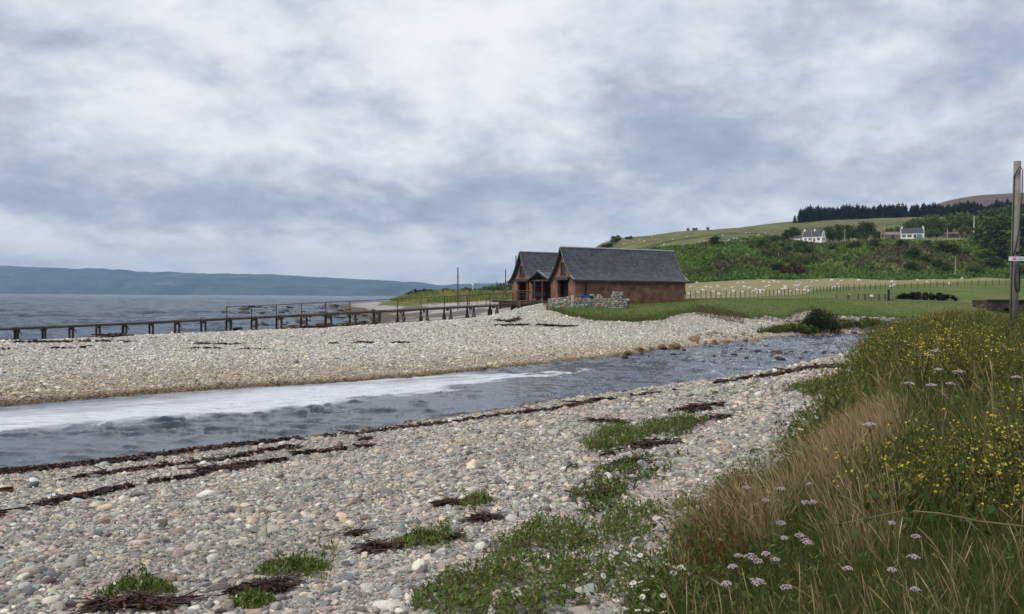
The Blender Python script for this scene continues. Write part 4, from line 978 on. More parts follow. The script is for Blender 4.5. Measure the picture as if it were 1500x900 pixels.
while s_<JL:
    zt=jetty_z(s_); u=(J0+JD*s_).x/(J0+JD*s_).y*F+750
    for side in (-1,1):
        p=J0+JD*(s_+(.28 if side>0 else -.25))+JN*(side*(JW/2-.12)); gb=float(gz(np.array([p.x]),np.array([p.y]))[0])-.3; q=MB(); wd=.20 if random.random()<.8 else .26
        tl=random.uniform(-.06,.06)
        q.tube([(p.x+tl,p.y,gb),(p.x,p.y,zt-.06)],[wd*.55,wd*.48],8)
        o=q.build('leg',WRD if side>0 else WD,jt)
        if gb>-.6 and u>560:   # concrete or rusted shoe at the foot
            hshoe=random.uniform(.45,.8); q=MB(); q.tube([(p.x,p.y,gb),(p.x,p.y,gb+.3+hshoe*.7),(p.x,p.y,gb+.3+hshoe)],[wd*1.05,wd*.95,wd*.6],8); q.build('footing',CON if side<0 else WR,o)
    cb=MB(); p=J0+JD*s_; cb.bar(p+JN*(-JW/2-.1)+Vector((0,0,zt-.33)),p+JN*(JW/2+.1)+Vector((0,0,zt-.33)),.14,.16); cb.build('crossbeam',WD,jt)
    if random.random()<.30:
        a=J0+JD*s_+JN*(JW/2-.1); q=MB(); q.bar(Vector((a.x,a.y,zt-.25)),Vector((a.x+.28,a.y+.1,zt-.75)),.06,.08); q.build('brace',WD,jt)
    if u>305 and not (548<u<570):
        p=J0+JD*(s_+.28)+JN*(JW/2-.06); q=MB(); q.tube([(p.x,p.y,zt-.2),(p.x+random.uniform(-.03,.03),p.y,zt+1.02)],.052,6); q.build('rail_post',WRD,jt)
    if u>305: p=J0+JD*(s_+.28)+JN*(JW/2-.06); rail_pts.append((p.x,p.y,zt+1.0))
    s_+=bay
q=MB(); q.tube(rail_pts,.042,6); q.build('handrail',WRD,jt)
q=MB(); q.tube([(a,b_,c-.48) for a,b_,c in rail_pts[:14]],.012,5); q.build('rail_wire',WRD,jt)
# loose plank slung beneath the outer end
a=J0+JD*52.5+JN*.9; c=J0+JD*57+JN*.9
q=MB(); q.bar(Vector((a.x,a.y,jetty_z(52.5)-.45)),Vector((c.x,c.y,jetty_z(57)-.42)),.25,.08); q.build('lower_beam',WD,jt)
# railing in front of the porch
rl=empty('railing',(0,0,0),0,'rusty pipe railing along the plank platform before the porch','railing')
P_=[(-1.75,3.0),(-1.75,6.2),(-1.75,9.4)]
tw=lambda x,y,z: Vector((5.04,88,FL))+AX*x+GX*y+Vector((0,0,z))
for x,y in P_: q=MB(); q.tube([tw(x,y,-.4),tw(x,y,1.02)],.04,6); q.build('rail_post',WRD,rl)
q=MB(); q.tube([tw(x,y,1.0) for x,y in P_],.032,6); q.build('top_rail',WR,rl)
q=MB(); q.tube([tw(x,y,.5) for x,y in P_],.02,6); q.build('mid_rail',WRD,rl)

# ---------------------------------------------------------------- wooden pole on the near bank with cable and sign
PW_=simple('grey_pole',(.21,.19,.165),.9,.35,2.5,.5,.15,0,9)
CABLE=simple('dark_cable',(.018,.030,.028),.5,.2,3)
D_=28.0; q0=on(1484.5,D_)
pb=Vector(((1484.5-750)/F*D_,D_,q0.z-.3)); ptp=at(1487.5,237,D_)
pl=empty('utility_pole',(pb.x,pb.y,pb.z),0,'weathered grey wooden pole with looped cable standing at the right edge','pole')
q=MB(); tp=ptp-pb; q.tube([(0,0,0),tuple(tp*.5),tuple(tp)],[.130,.120,.105],16); q.build('post',PW_,pl,smooth=True)
def onp(v,side,out=.122):
    f=(ptp.z-at(1486,v,D_).z)/(ptp.z-pb.z); c=tp*(1-f); return (c.x+side*out,c.y-.05 if abs(side)>.6 else c.y-out,c.z)
q=MB(); q.tube([onp(v,s_) for v,s_ in ((262,-.9),(300,-.95),(350,-.95),(380,-.95),(420,-.9),(470,-.85))],.022,6); q.tube([onp(v,s_) for v,s_ in ((300,.95),(330,.5),(352,-.1),(366,-.6),(380,-.95))],.016,6)
q.tube([onp(v,s_,.15) for v,s_ in ((262,-.9),(252,-.6),(246,0),(250,.6),(262,.95),(285,.98),(312,.9),(330,.55))],.016,6)
q.build('conduit',CABLE,pl,smooth=True)
q=MB(); q.tube([onp(v,s_,.16) for v,s_ in ((388,-.35),(400,-.45),(414,-.45),(423,-.3),(428,0),(426,.5),(418,.85),(405,.8),(395,.45),(386,.3))],.026,6); q.build('cable_loop',CABLE,pl,smooth=True)
q=MB(); q.box((onp(376,0,0)[0],onp(376,0)[1]-.02,onp(371,0)[2]),(.10,.05,.09)); q.build('bracket',CABLE,pl); q=MB(); q.box((onp(320,.9)[0],onp(320,0)[1]+.1,onp(325,0)[2]),(.06,.06,.10)); q.build('bracket',CABLE,pl)
sg=at(1494,379.5,D_-.19)
sn_=empty('pole_sign',tuple(sg),0,'long white sign with a pink patch fixed across the grey pole','sign')
q=MB(); q.box((0,0,0),(.74,.012,.135)); q.build('sign_board',simple('sign_white',(.72,.73,.72),.5,.03,2),sn_,bevel=.004)
q=MB(); q.box((-.195,-.008,0),(.11,.004,.085)); q.build('pink_patch',simple('sign_pink',(.62,.16,.30),.5,.1,2),sn_)
q=MB()
for i,x in enumerate((-.085,-.03,.03,.085,.145,.20,.26)):
    for j in range(2+i%2): q.box((x+(-.014+.024*j),-.008,0),(.007,.004,.075))
    q.box((x,-.0083,.03 if i%2 else -.002),(.03,.004,.010))
q.build('sign_lettering',simple('sign_grey',(.16,.17,.20),.5,.1,2),sn_)
# ---------------------------------------------------------------- trees and bushes
def leafcloud(b,centers,rad,n,size,pal,flat=.8,var=.3):
    """n leaf-sized faces round each clump centre"""
    centers=np.array(centers,float); rad=np.broadcast_to(np.array(rad,float),(len(centers),)); m=len(centers)*n
    idx=np.repeat(np.arange(len(centers)),n); d=rng.normal(size=(m,3)); d/=np.linalg.norm(d,axis=1,keepdims=True); r_=rng.random(m)**.45
    P=centers[idx]+d*(rad[idx]*r_)[:,None]*np.array([1,1,flat]); D=d+rng.normal(0,.7,(m,3)); D[:,2]+=.1
    cc=np.array(pal)[rng.integers(0,len(pal),len(centers))][idx]*rng.uniform(1-var,1+var,(m,1))
    s_=size*rng.uniform(.6,1.5,m); b.add(*ribbons(P,D,rng.normal(0,.25,(m,3)),s_,s_*.62,cc,2,shape='leaf'))
leaf_m=leafmat('foliage',.22,.7,.15); bark=simple('bark',(.06,.047,.038),.9,.3,3,.4)
def crown_obj(kind,hgt,wid,pal,nclump,nleaf,lsize,trunk_h=.3,flat=.8):
    b=Bag(); cs=[]
    for i in range(nclump):
        a=random.random()*6.28; r_=wid*.5*random.random()**.5*.8; z=hgt*(trunk_h+(1-trunk_h)*random.random()**.8)
        lim=math.sqrt(max(.05,1-((z/hgt-.52)/.56)**2)); cs.append((math.cos(a)*r_*lim,math.sin(a)*r_*lim,z*.93))
    leafcloud(b,cs,rng.uniform(.13,.24,nclump)*wid,nleaf,lsize,pal,flat); return b
TREEPAL=[(.040,.070,.018),(.060,.098,.025),(.085,.125,.032),(.050,.082,.024)]
LIGHTPAL=[(.095,.145,.036),(.12,.17,.044),(.08,.12,.032),(.145,.17,.06)]
RUSTPAL=[(.11,.065,.028),(.085,.06,.025),(.13,.085,.035)]
def make_tree(name,hgt,wid,pal,label,cat,group,nclump=26,nleaf=48,ls=None,th=.25):
    r_=empty(name,(0,0,0),0,label,cat,group)
    crown_obj(0,hgt,wid,pal,nclump,nleaf,ls or wid*.085,th).obj('crown',leaf_m,r_)
    q=MB(); q.tube([(0,0,-.4),(.1,0,hgt*.3),(0,.15,hgt*.7)],[wid*.045,wid*.035,wid*.012],7)
    for k in range(5):
        a=k*1.25; q.tube([(0.05,0,hgt*(.25+.07*k)),(math.cos(a)*wid*.18,math.sin(a)*wid*.18,hgt*(.42+.07*k)),(math.cos(a)*wid*.32,math.sin(a)*wid*.32,hgt*(.5+.07*k))],[wid*.02,wid*.013,wid*.005],5)
    q.build('trunk',bark,r_); return r_
PALS={'d':TREEPAL,'l':LIGHTPAL,'r':RUSTPAL}
TP={}
for kk,pal in PALS.items(): TP[kk]=[make_tree('broadleaf_tree',7,7.5,pal,None,'tree',None) for _ in range(3)]
used=set()
def put_tree(kk,u,v_or_Y,hpx,wpx,label,group,is_Y=True,name='broadleaf_tree',cat='tree'):
    i=random.randrange(3); pr=TP[kk][i]
    Y=v_or_Y; g_=on(u,Y)
    o=pr if (kk,i) not in used else copy_tree(pr); used.add((kk,i))
    hh=hpx*Y/F; ww=wpx*Y/F; o.location=(g_.x,g_.y,g_.z-.15*hh*.3); o.rotation_euler=(0,0,random.random()*6.28); o.scale=(ww/7.5,ww/7.5,hh/7)
    o['label']=label; o['category']=cat; o['group']=group; o.name=name; return o
# trees about the two white cottages
g1='broadleaf trees round the cottages'
for u,h_,w_,Y,kk in ((1163,16,22,452,'d'),(1154,12,16,450,'d'),(1186,13,16,468,'d')): put_tree(kk,u,Y,h_,w_,'dark tree close by the left end of the smaller white cottage',g1)
for u,h_,w_,Y in ((1213,22,24,470),(1228,24,26,475),(1243,23,24,465),(1268,26,30,458),(1258,20,24,480),(1283,13,16,470)): put_tree('d',u,Y,h_,w_,'tall dark tree in the clump between the two white cottages',g1)
for u,h_,w_,Y in ((1302,13,18,482),(1314,14,16,478),(1330,20,26,500),(1345,22,28,505),(1362,24,28,505),(1376,22,28,500),(1392,24,30,505),(1410,24,30,505),(1424,22,28,498),(1440,26,32,500),(1458,28,34,498),(1478,30,36,495),(1498,30,36,490),(1360,10,16,468),(1372,9,14,468),(1410,12,18,470),(1440,14,22,465),(1462,16,26,470)):
    put_tree('l' if random.random()<.85 else 'd',u,Y,h_*1.25,w_*1.1,'bushy green tree in the belt behind the right hand cottage',g1)
for u,h_,w_,Y in ((1432,14,20,462),(1448,14,18,455)): put_tree('r',u,Y,h_,w_,'reddish bush among the trees right of the right hand cottage',g1)
for u,h_,w_,Y in ((1455,36,48,400),(1474,46,60,385),(1500,52,70,375),(1520,50,60,380),(1440,26,40,405),(1470,34,44,372),(1497,40,50,362)):
    put_tree('d' if u!=1455 else 'l',u,Y,h_,w_,'big dark tree on the slope behind the grey pole',g1)
for u,h_,w_,Y in ((886,7,16,560),(899,11,14,570),(905,9,10,580),(893,6,14,560),(918,4,8,600),(923,5,7,605)): put_tree('d',u,Y,h_,w_,'small wind bent tree on the left brow of the hill','trees on the left brow')
for u in (1007,1015,1019,1036): put_tree('d',u,745,4.5,5,'lone bush on the skyline of the hill','bushes on the skyline')
# scrub on the old sea cliff
g2='scrub on the cliff slope'
random.seed(11); cnt=0
for k in range(150):
    u=random.uniform(905,1500); f=random.random()**.8; Y=float(cliffY0(u)+(cliffY1(u)-cliffY0(u))*(.10+.88*f)) 
    if u<1060 and f<.55: continue
    if f>.72 and 1150<u<1445: continue
    dn=float(fbm(np.array([u*.012]),np.array([Y*.03]),111)[0])
    if dn<.44 and u<1330: continue
    kk='d' if random.random()<.62 else 'l'; hpx=random.uniform(6,13)*(1.15 if u>1330 else 1); put_tree(kk,u,Y,hpx,hpx*random.uniform(1.3,2.1),'rounded green bush among the bracken of the cliff slope',g2,name='bush',cat='bush')
for u,v_,h_,w_ in ((1150,322,12,20),(1162,324,15,26),(1172,322,11,20)): put_tree('r',u,v_,h_,w_,'rusty brown bush at the foot of the cliff above the sheep',g2,name='bush',cat='bush')
for kk in TP:
    for i,pr in enumerate(TP[kk]):
        if (kk,i) not in used:
            for ch in list(pr.children): bpy.data.objects.remove(ch)
            bpy.data.objects.remove(pr)
# bracken and rough growth that nobody could count
b=Bag(); n=36000
u=rng.uniform(880,1560,n); f=rng.random(n); Y=cliffY0(u)+(cliffY1(u)-cliffY0(u))*f; X=(u-750)/F*Y; Z=gz(X,Y)
dn=fbm(X*.05,Y*.05,112); c=np.where((dn>.48)[:,None],pick([(.12,.185,.034),(.145,.21,.04),(.105,.165,.034)],n),np.where((dn>.37)[:,None],pick([(.075,.12,.028),(.085,.13,.034)],n),pick([(.13,.115,.05),(.10,.09,.045)],n)))
lowf=(f<.22)[:,None]; c=np.where(lowf,pick([(.085,.145,.03),(.10,.165,.036)],n),c)
b.add(*ribbons(np.stack([X,Y,Z-.1],-1),up(n,1.2),lean(n,.4,(0,0)),rng.uniform(.7,1.9,n),rng.uniform(.5,1.1,n),c,2,shape='leaf'))
o=b.obj('bracken',leaf_m); tag(o,'green bracken and rough grass covering the cliff slope','bracken',kind='stuff')
# conifers along the top
def conifer(hgt,wid):
    b=Bag(); n=950; z=rng.random(n)**.85; a=rng.uniform(0,6.28,n); r_=(1-z)**.62*wid*.5*(.55+.45*rng.random(n))*(.8+.3*np.sin(z*40)); 
    P=np.stack([np.cos(a)*r_*.35,np.sin(a)*r_*.35,hgt*(.06+.9*z)],-1); D=np.stack([np.cos(a),np.sin(a),-.25+.5*z],-1); L=np.maximum(r_*.85,.25)
    b.add(*ribbons(P,D,np.stack([0*a,0*a,-.25+0*a],-1),L,L*.42+.12,pick([(.010,.022,.012),(.016,.030,.016),(.008,.017,.010),(.02,.034,.016)],n),2,shape='leaf')); return b
CF=[]
for k in range(4):
    r_=empty('pine_tree',(0,0,0),0,None,'tree','conifers of the plantation'); conifer(14,8.5).obj('crown',leaf_m,r_); q=MB(); q.tube([(0,0,-.5),(0,0,12.5)],[.22,.04],6); q.build('trunk',bark,r_); CF.append(r_)
k=0
def put_conifer(u,Y,hpx,lab='dark conifer standing in the plantation along the hill top'):
    global k
    pr=CF[k%4]; o=pr if k<4 else copy_tree(pr); k+=1; g_=on(u,Y); hh=hpx*Y/F; o.location=g_; o.rotation_euler=(0,0,random.random()*6.28); o.scale=(hh/14*1.05,hh/14*1.05,hh/14); o['label']=lab; o['group']='conifers of the plantation'; o.name='pine_tree'
random.seed(5)
for row,(dY,n) in enumerate(((0,66),(26,62),(55,58),(90,50))):
    for i in range(n):
        u=1169+(1512-1169)*(i+random.random()*.9)/n; Yb=np.interp(u,[1165,1300,1450,1520],[750,780,800,805])+dY
        tv=np.interp(u,[1165,1185,1260,1380,1420,1512],[308,304,300.5,299,297,294])+random.gauss(0,1.9)+1.8*math.sin(u*.11)+(2.0 if random.random()<.25 else 0)
        g_=on(u,Yb); _,vb=proj(g_.x,g_.y,g_.z); put_conifer(u,Yb,max(9,vb-tv))
put_conifer(1163,750,13,'single dark conifer standing apart at the left end of the plantation')
# hedge by the road, bush at the water, shrubs on the dune
def bushy(name,u,Y,wid,hgt,pal,label,cat,nclump=22,nleaf=70,ls=.16,dy=None,z=None):
    g_=on(u,Y); r_=empty(name,tuple(g_),0,label,cat); b=Bag(); cs=[]
    for i in range(nclump): cs.append((random.uniform(-.5,.5)*wid,random.uniform(-.5,.5)*(dy or wid*.8),hgt*(.15+.7*random.random())))
    cs=[(x,y,zz*(1-.5*min(1,(abs(x)/(wid*.5))**3))) for x,y,zz in cs]
    leafcloud(b,cs,min(wid,hgt)*.26,nleaf,ls,pal,.8); b.obj('foliage',leaf_m,r_)
    q=MB()
    for i in range(5): q.tube([(0,0,-.1),(random.uniform(-.2,.2)*wid,random.uniform(-.2,.2)*wid,hgt*.4),(random.uniform(-.4,.4)*wid,random.uniform(-.3,.3)*wid,hgt*.8)],[.05,.035,.012],5)
    q.build('stem',bark,r_); return r_
bushy('bush',1201,83.0,2.7,2.15,[(.020,.030,.012),(.032,.045,.017),(.05,.06,.025)],'dark round bush overhanging the far bank of the river','bush',36,150,.13)
bushy('bush',1165,80.5,2.4,.8,GREEN[1:]+OLIVE[:1],'low grassy bush on the bank left of the dark round bush','bush',16,90,.14)
bushy('bush',1181,81.2,1.6,.85,GREEN+[(.03,.045,.012)],'small green bush touching the left side of the dark round bush','bush',14,90,.13)
bushy('bush',1245,88.5,4.4,.9,DULL+GREEN[:2],'straggling bush along the far bank right of the dark round bush','bush',26,90,.15)
bushy('bush',1272,91,3.2,1.15,OLIVE+DULL,'olive bush on the far bank beyond the yellow flowers','bush',20,90,.15)
bushy('hedge',1357,141,9.2,1.15,[(.018,.03,.012),(.028,.045,.016),(.022,.036,.014)],'dark clipped hedge beside the gate at the edge of the field','hedge',60,110,.22,1.4)
for i,(u,Y,w_,h_) in enumerate(((618,238,6,1.3),(603,240,3,.7),(630,240,3,.8),(655,240,2.5,.6),(686,242,4,1.0))): 
    bushy('shrub',u,Y,w_,h_,[(.05,.055,.02),(.035,.05,.018),(.08,.075,.03)],['broad dark shrub on the highest part of the dune','dull shrub on the dune left of the broad one','dull shrub on the dune just right of the broad one','small brown shrub in the middle of the dune','dark shrub at the right end of the dune','tiny shrub at the seaward tip of the dune'][i],'shrub',16,60,.4)
for i,(u,Y,w_,h_) in enumerate(((705,480,16,4),(722,450,18,5),(738,420,20,6),(750,430,18,6.5),(690,520,12,3))):
    bushy('tree_clump',u,Y,w_,h_,TREEPAL[1:]+LIGHTPAL[:1],['low green trees far behind the jetty gate','green trees behind the far field wall','taller green trees just left of the far shed','green trees partly hidden by the far shed','farthest low trees beyond the dune'][i],'trees',24,60,.9)

# ---------------------------------------------------------------- cottages
SLATE_D=simple('cottage_slate',(.055,.058,.068),.6,.25,.8)
def cottage(u,Y,L_,D2,wh,rh,rz,label,chim,wins,gable_wins,extra=None):
    g_=on(u,Y); r_=empty('cottage',(g_.x,g_.y,g_.z),rz,label,'cottage')
    q=MB(); q.box((0,0,wh/2-.6),(L_,D2,wh+1.2)); q.prism([Vector((-L_/2,-D2/2,wh)),Vector((-L_/2,D2/2,wh)),Vector((-L_/2,0,wh+rh-.06))],None,(.3,0,0)); q.prism([Vector((L_/2-.3,-D2/2,wh)),Vector((L_/2-.3,D2/2,wh)),Vector((L_/2-.3,0,wh+rh-.06))],None,(.3,0,0)); q.build('wall',WHT,r_)
    q=MB()
    for s_ in (-1,1):
        q.prism([Vector((-L_/2+.25,0,wh+rh)),Vector((-L_/2+.25,s_*(D2/2+.3),wh-.14)),Vector((-L_/2+.25,s_*(D2/2+.3),wh+.02)),Vector((-L_/2+.25,0,wh+rh+.18))],None,(L_-.5,0,0))
    ro=q.build('roof',SLATE_D,r_)
    for x in chim:
        q=MB(); q.box((x,0,wh+rh+.35),(.8,.9,1.5)); o=q.build('chimney',WHT,ro); q=MB(); q.tube([(x,0,wh+rh+1.1),(x,0,wh+rh+1.5)],.17,8); q.build('chimney_pot',simple('clay_pot',(.3,.14,.08)),o)
    for (x,z,w_,h_) in wins:
        q=MB(); q.box((x,-D2/2-.02,z),(w_+.2,.06,h_+.2)); f=q.build('window',simple('teal_trim',(.06,.22,.20),.5,.1) if w_>1.4 else LINT,r_); q=MB(); q.box((x,-D2/2-.055,z),(w_,.02,h_)); q.build('pane',GLS,f)
    for (y,z,w_,h_) in gable_wins:
        q=MB(); q.box((L_/2+.02,y,z),(.06,w_,h_)); f=q.build('window',LINT,r_); q=MB(); q.box((L_/2+.055,y,z),(.02,w_-.2,h_-.2)); q.build('pane',GLS,f)
    q=MB(); q.box((L_*.12,-D2/2-.03,1.0),(1.0,.08,2.1)); d_=q.build('door',LINT,r_); q=MB(); q.box((L_*.12+.35,-D2/2-.09,1.0),(.08,.05,.2)); q.build('handle',LEAD,d_)
    if extra: extra(r_)
    r_.scale=(.86,.86,.86)
    return r_
def lean_to(r_):
    q=MB(); q.box((-9.2,0,.4),(4.2,4.6,4.0)); q.build('outbuilding',WHT,r_); q=MB(); q.prism([Vector((-11.4,-2.6,2.35)),Vector((-11.4,2.6,2.35)),Vector((-11.4,0,3.9))],None,(4.4,0,0)); q.build('outbuilding_roof',SLATE_D,r_)
cottage(1191,440,11.6,6.4,3.1,3.3,R(-38),'smaller white cottage seen gable end on beside the dark trees','c' and [-5.2,.6],[(-3.6,1.5,1.0,1.1),(-1.2,1.5,.9,1.1),(3.8,1.5,1.2,1.2)],[(-.2,3.9,.9,1.4),(-1.2,1.3,1.1,1.2),(1.0,1.4,.7,1.0)],lean_to)
def porch_(r_):
    q=MB(); q.box((3.6,-4.3,1.0),(2.6,2.4,2.6)); q.build('porch',simple('teal_porch',(.10,.24,.22),.5,.15),r_); q=MB(); q.box((6.1,-1.0,4.4),(.4,1.6,3.2)); q.build('gable_wall',WHT,r_)
cottage(1335,450,12.6,6.6,3.2,3.0,R(-22),'larger white cottage with a chimney at each end in front of green trees','c' and [-5.6,5.8],[(-4.6,1.5,1.9,1.3),(-1.6,1.5,2.2,1.3),(1.2,1.5,1.0,1.3)],[(0,4.0,.9,1.1),(-1.3,1.5,1.1,1.2)],porch_)
def outshed(u,Y,L_,D2,wh,rh,rz,wm,rm,label,name='outhouse',cat='outhouse'):
    g_=on(u,Y); r_=empty(name,tuple(g_),rz,label,cat); q=MB(); q.box((0,0,wh/2-.4),(L_,D2,wh+.8)); q.build('wall',wm,r_); q=MB(); q.prism([Vector((-L_/2-.2,-D2/2-.2,wh)),Vector((-L_/2-.2,D2/2+.2,wh)),Vector((-L_/2-.2,0,wh+rh))],None,(L_+.4,0,0)); q.build('roof',rm,r_)
    q=MB(); q.box((0,-D2/2-.03,.9),(1.6,.06,1.9)); q.build('door',LINT,r_)
    return r_
outshed(1306,455,7,4,2.0,1.6,R(-15),simple('brown_boards',(.17,.13,.10)),simple('dull_roof',(.20,.17,.15)),'low brown outhouse left of the larger white cottage')
outshed(1392,462,6.5,3.5,1.5,1.1,R(5),simple('reddish_shed',(.10,.06,.045)),simple('rust_roof',(.13,.085,.065)),'rust coloured shed beside the red tractor')
# red tractor
def tractor(u,Y):
    g_=on(u,Y); r_=empty('tractor',tuple(g_),R(70),'small red tractor parked at the right end of the rust coloured shed','tractor'); red=simple('red_paint',(.45,.05,.03),.4,.15)
    q=MB(); q.box((.9,0,1.35),(2.2,.9,.85)); q.build('bonnet',red,r_,bevel=.08); q=MB(); q.box((-.9,0,2.05),(1.5,1.5,1.6)); q.build('cab',GLS,r_,bevel=.05); q=MB(); q.box((-.9,0,2.95),(1.7,1.7,.18)); q.build('cab_roof',red,r_,bevel=.05)
    for x,rad,w_ in ((-1.0,.85,.5),(1.6,.5,.35)):
        for s_ in (-1,1): q=MB(); q.tube([(x,s_*.75,rad),(x,s_*(.75+w_),rad)],rad,18); q.build('wheel',BLK,r_)
    q=MB(); q.tube([(.9,.3,1.7),(.9,.3,2.7)],.06,6); q.build('exhaust',BLK,r_)
tractor(1411,455)
# ---------------------------------------------------------------- distant poles
PLM=simple('pale_pole',(.30,.28,.25),.9,.2,2)
def pole(u,vt,Y,label,rad=.14,mat=PLM,arm=True):
    g_=on(u,Y); top=at(u,vt,Y); r_=empty('utility_pole',tuple(g_),0,label,'pole'); q=MB(); hh=top.z-g_.z; q.tube([(0,0,-.4),(0,0,hh)],[rad*1.15,rad*.85],8); q.build('post',mat,r_)
    if arm: q=MB(); q.box((0,0,hh-.35),(1.1,.1,.1)); q.build('crossarm',WD,r_); 
    return r_
DP=simple('dark_pole',(.075,.062,.052),.9,.3,2)
pole(670.5,392,200,'tall dark pole standing behind the jetty gate',.15,DP,False)
pole(740.3,395,230,'tall thin pole just left of the far shed',.13,DP,False)
pole(755.3,375,112,'pipe like pole rising beside the left eave of the far shed',.10,simple('grey_pipe',(.22,.23,.25)),False)
pole(1002.7,384,180,'wooden pole at the right end of the near shed roof',.13,DP,False)
pole(1139.5,369.5,360,'pole on the cliff slope below the smaller white cottage',.2)
pole(1159.7,392,322,'pole at the cliff foot in front of the rusty bushes',.2)
pole(1187.5,335.5,425,'pole standing in front of the smaller white cottage',.2)
pole(1236.5,336,430,'pole before the clump of trees between the cottages',.2)
pole(1289.5,335,430,'shorter of the two poles left of the brown outhouse',.2)
pole(1294.3,327.5,432,'taller of the two poles left of the brown outhouse',.22)
pole(1386.5,335,440,'pole by the rust coloured shed',.2)
pole(1398.8,376,338,'pale pole at the foot of the cliff on the right',.22)
pole(1425.3,317,430,'tall pale pole right of the red tractor',.26,simple('bright_pole',(.50,.48,.42)))
pole(1435.6,332.5,440,'short pale pole behind the tall pale one',.22)
# wire between the poles behind the jetty
# ---------------------------------------------------------------- fences
def fence(name,pts,step,h_,label,wires=(.35,.65,.95),rad=.06,mat=DP,cat='fence'):
    r_=empty(name,(0,0,0),0,label,cat); P=[on(u,Y) for u,Y in pts]; seg=[(b_-a).xy.length for a,b_ in zip(P[:-1],P[1:])]; tot=sum(seg); n=min(98,int(tot/step)); cs=np.r_[0,np.cumsum(seg)]; top=[]
    for i in range(n+1):
        s_=tot*i/n; x=float(np.interp(s_,cs,[p.x for p in P])); y=float(np.interp(s_,cs,[p.y for p in P])); z=float(gz(np.array([x]),np.array([y]))[0]); hh=h_*random.uniform(.92,1.1)
        q=MB(); tx=random.gauss(0,.03); q.tube([(x,y,z-.2),(x+tx,y,z+hh)],rad*random.uniform(.85,1.2),6); q.build('post',mat,r_); top.append((x,y,z))
    for k_,w_ in enumerate(wires):
        q=MB(); q.tube([(x,y,z+w_*h_) for x,y,z in top],.012,4); q.build('wire',WRD,r_)
    return r_
fence('fence',[(985,138),(1010,141),(1100,149),(1180,160),(1240,169)],1.15,1.15,'wire fence with close set posts below the sheep field')
fence('fence',[(1243,169.5),(1300,180),(1380,189),(1500,199),(1560,204)],2.1,1.25,'wire fence with wider spaced posts continuing right to the pole')
fence('fence',[(672,150),(700,152),(750,156)],1.6,1.3,'rusty mesh fence between the jetty and the far shed',(.3,.6,.98),.05,WRD)
fence('fence',[(692,215),(720,218),(748,220)],2.4,1.2,'thin post fence across the grass left of the far shed',(.5,.95),.05)
# panel gate on the jetty line
gp=on(679,140); r_=empty('mesh_gate',tuple(gp),R(8),'grey wire mesh gate standing beyond the jetty','gate'); zt=at(679,426.5,140).z-gp.z
for x in (-.95,.95): q=MB(); q.box((x,0,zt/2),(.10,.10,zt)); q.build('post',WRD,r_)
q=MB()
for k_ in range(9): q.box((-.85+k_*.21,0,zt/2),(.022,.022,zt*.94))
for k_ in range(10): q.box((0,.02,zt*(.05+.1*k_)),(1.9,.018,.02))
q.build('mesh_panel',simple('galvanised',(.22,.20,.19),.6,.2),r_)
# field wall far behind
rubble('field_wall',on(716,300)-Vector((0,0,.2)),on(752,305)-Vector((0,0,.2)),1.7,.8,'grey field wall far behind the jetty left of the far shed','wall',[(.30,.29,.30),(.24,.24,.26),(.36,.35,.35)],(1.2,.6))
q=on(692.5,240); r_=empty('marker_post',tuple(q),0,'white topped marker post on the grass between dune and far shed','post'); mb=MB(); mb.box((0,0,.9),(.16,.16,2.0)); mb.build('post',WHT,r_); mb=MB(); mb.box((0,0,2.15),(.55,.10,.5)); mb.build('sign_board',WHT,r_)
# gate, notice and posts by the road
gY=133.0
r_=empty('field_gate',tuple(on(1282,gY)),0,'dark metal field gate with posts across the end of the lawn track','gate'); z0=on(1282,gY).z
for u in (1257.5,1267,1287.5,1296.5): q=MB(); x=(u-1282)/F*gY; hh=H-(431.5-float(hy(u)))*gY/F-z0+.05; q.box((x,0,hh/2-.1),(.16,.14,hh+.2)); q.build('post',DP,r_)
q=MB()
for zz_ in (.25,.5,.75,1.0): q.box((.0,.02,zz_*.82),(4.0,.05,.05))
q.build('rail',BLK,r_)
r2=empty('gate_post',tuple(on(1301.5,gY+.4)),0,'tall dark post at the right end of the field gate','post'); mb=MB(); mb.box((0,0,.75),(.26,.26,1.6)); mb.build('post',BLK,r2); mb=MB(); mb.box((0,0,1.6),(.32,.32,.12)); mb.build('cap',BLK,r2)
r2=empty('railing',tuple(on(1308,gY+.8)),0,'blue grey bars between the tall post and the hedge','railing'); mb=MB()
for k_ in range(6): mb.box((-.5+k_*.22,0,.55),(.04,.04,1.2))
mb.box((.05,0,1.1),(1.25,.05,.05)); mb.box((.05,0,.15),(1.25,.05,.05)); mb.build('bars',simple('blue_grey',(.09,.11,.15)),r2)
r2=empty('notice_board',tuple(on(1276.5,gY-.6)),0,'small white notice fixed on the dark field gate','sign'); zt=at(1276.5,433.4,gY-.6).z-on(1276.5,gY-.6).z; mb=MB(); mb.box((0,.03,zt/2),(.05,.05,zt)); mb.build('post',DP,r2); mb=MB(); mb.box((0,-.02,zt),(.50,.04,.34)); mb.build('sign_board',WHT,r2,bevel=.01)
r2=empty('marker_post',tuple(on(1243.5,gY)),0,'short dark post with a white cap on the lawn left of the gate','post'); mb=MB(); mb.box((0,0,.32),(.13,.13,.75)); mb.build('post',DP,r2); mb=MB(); mb.box((0,0,.73),(.42,.16,.08)); mb.build('cap',WHT,r2)
fence('fence',[(1225,133),(1243,133),(1257,133)],1.4,.75,'low rail fence joining the white capped post to the gate',(.5,.95),.05)
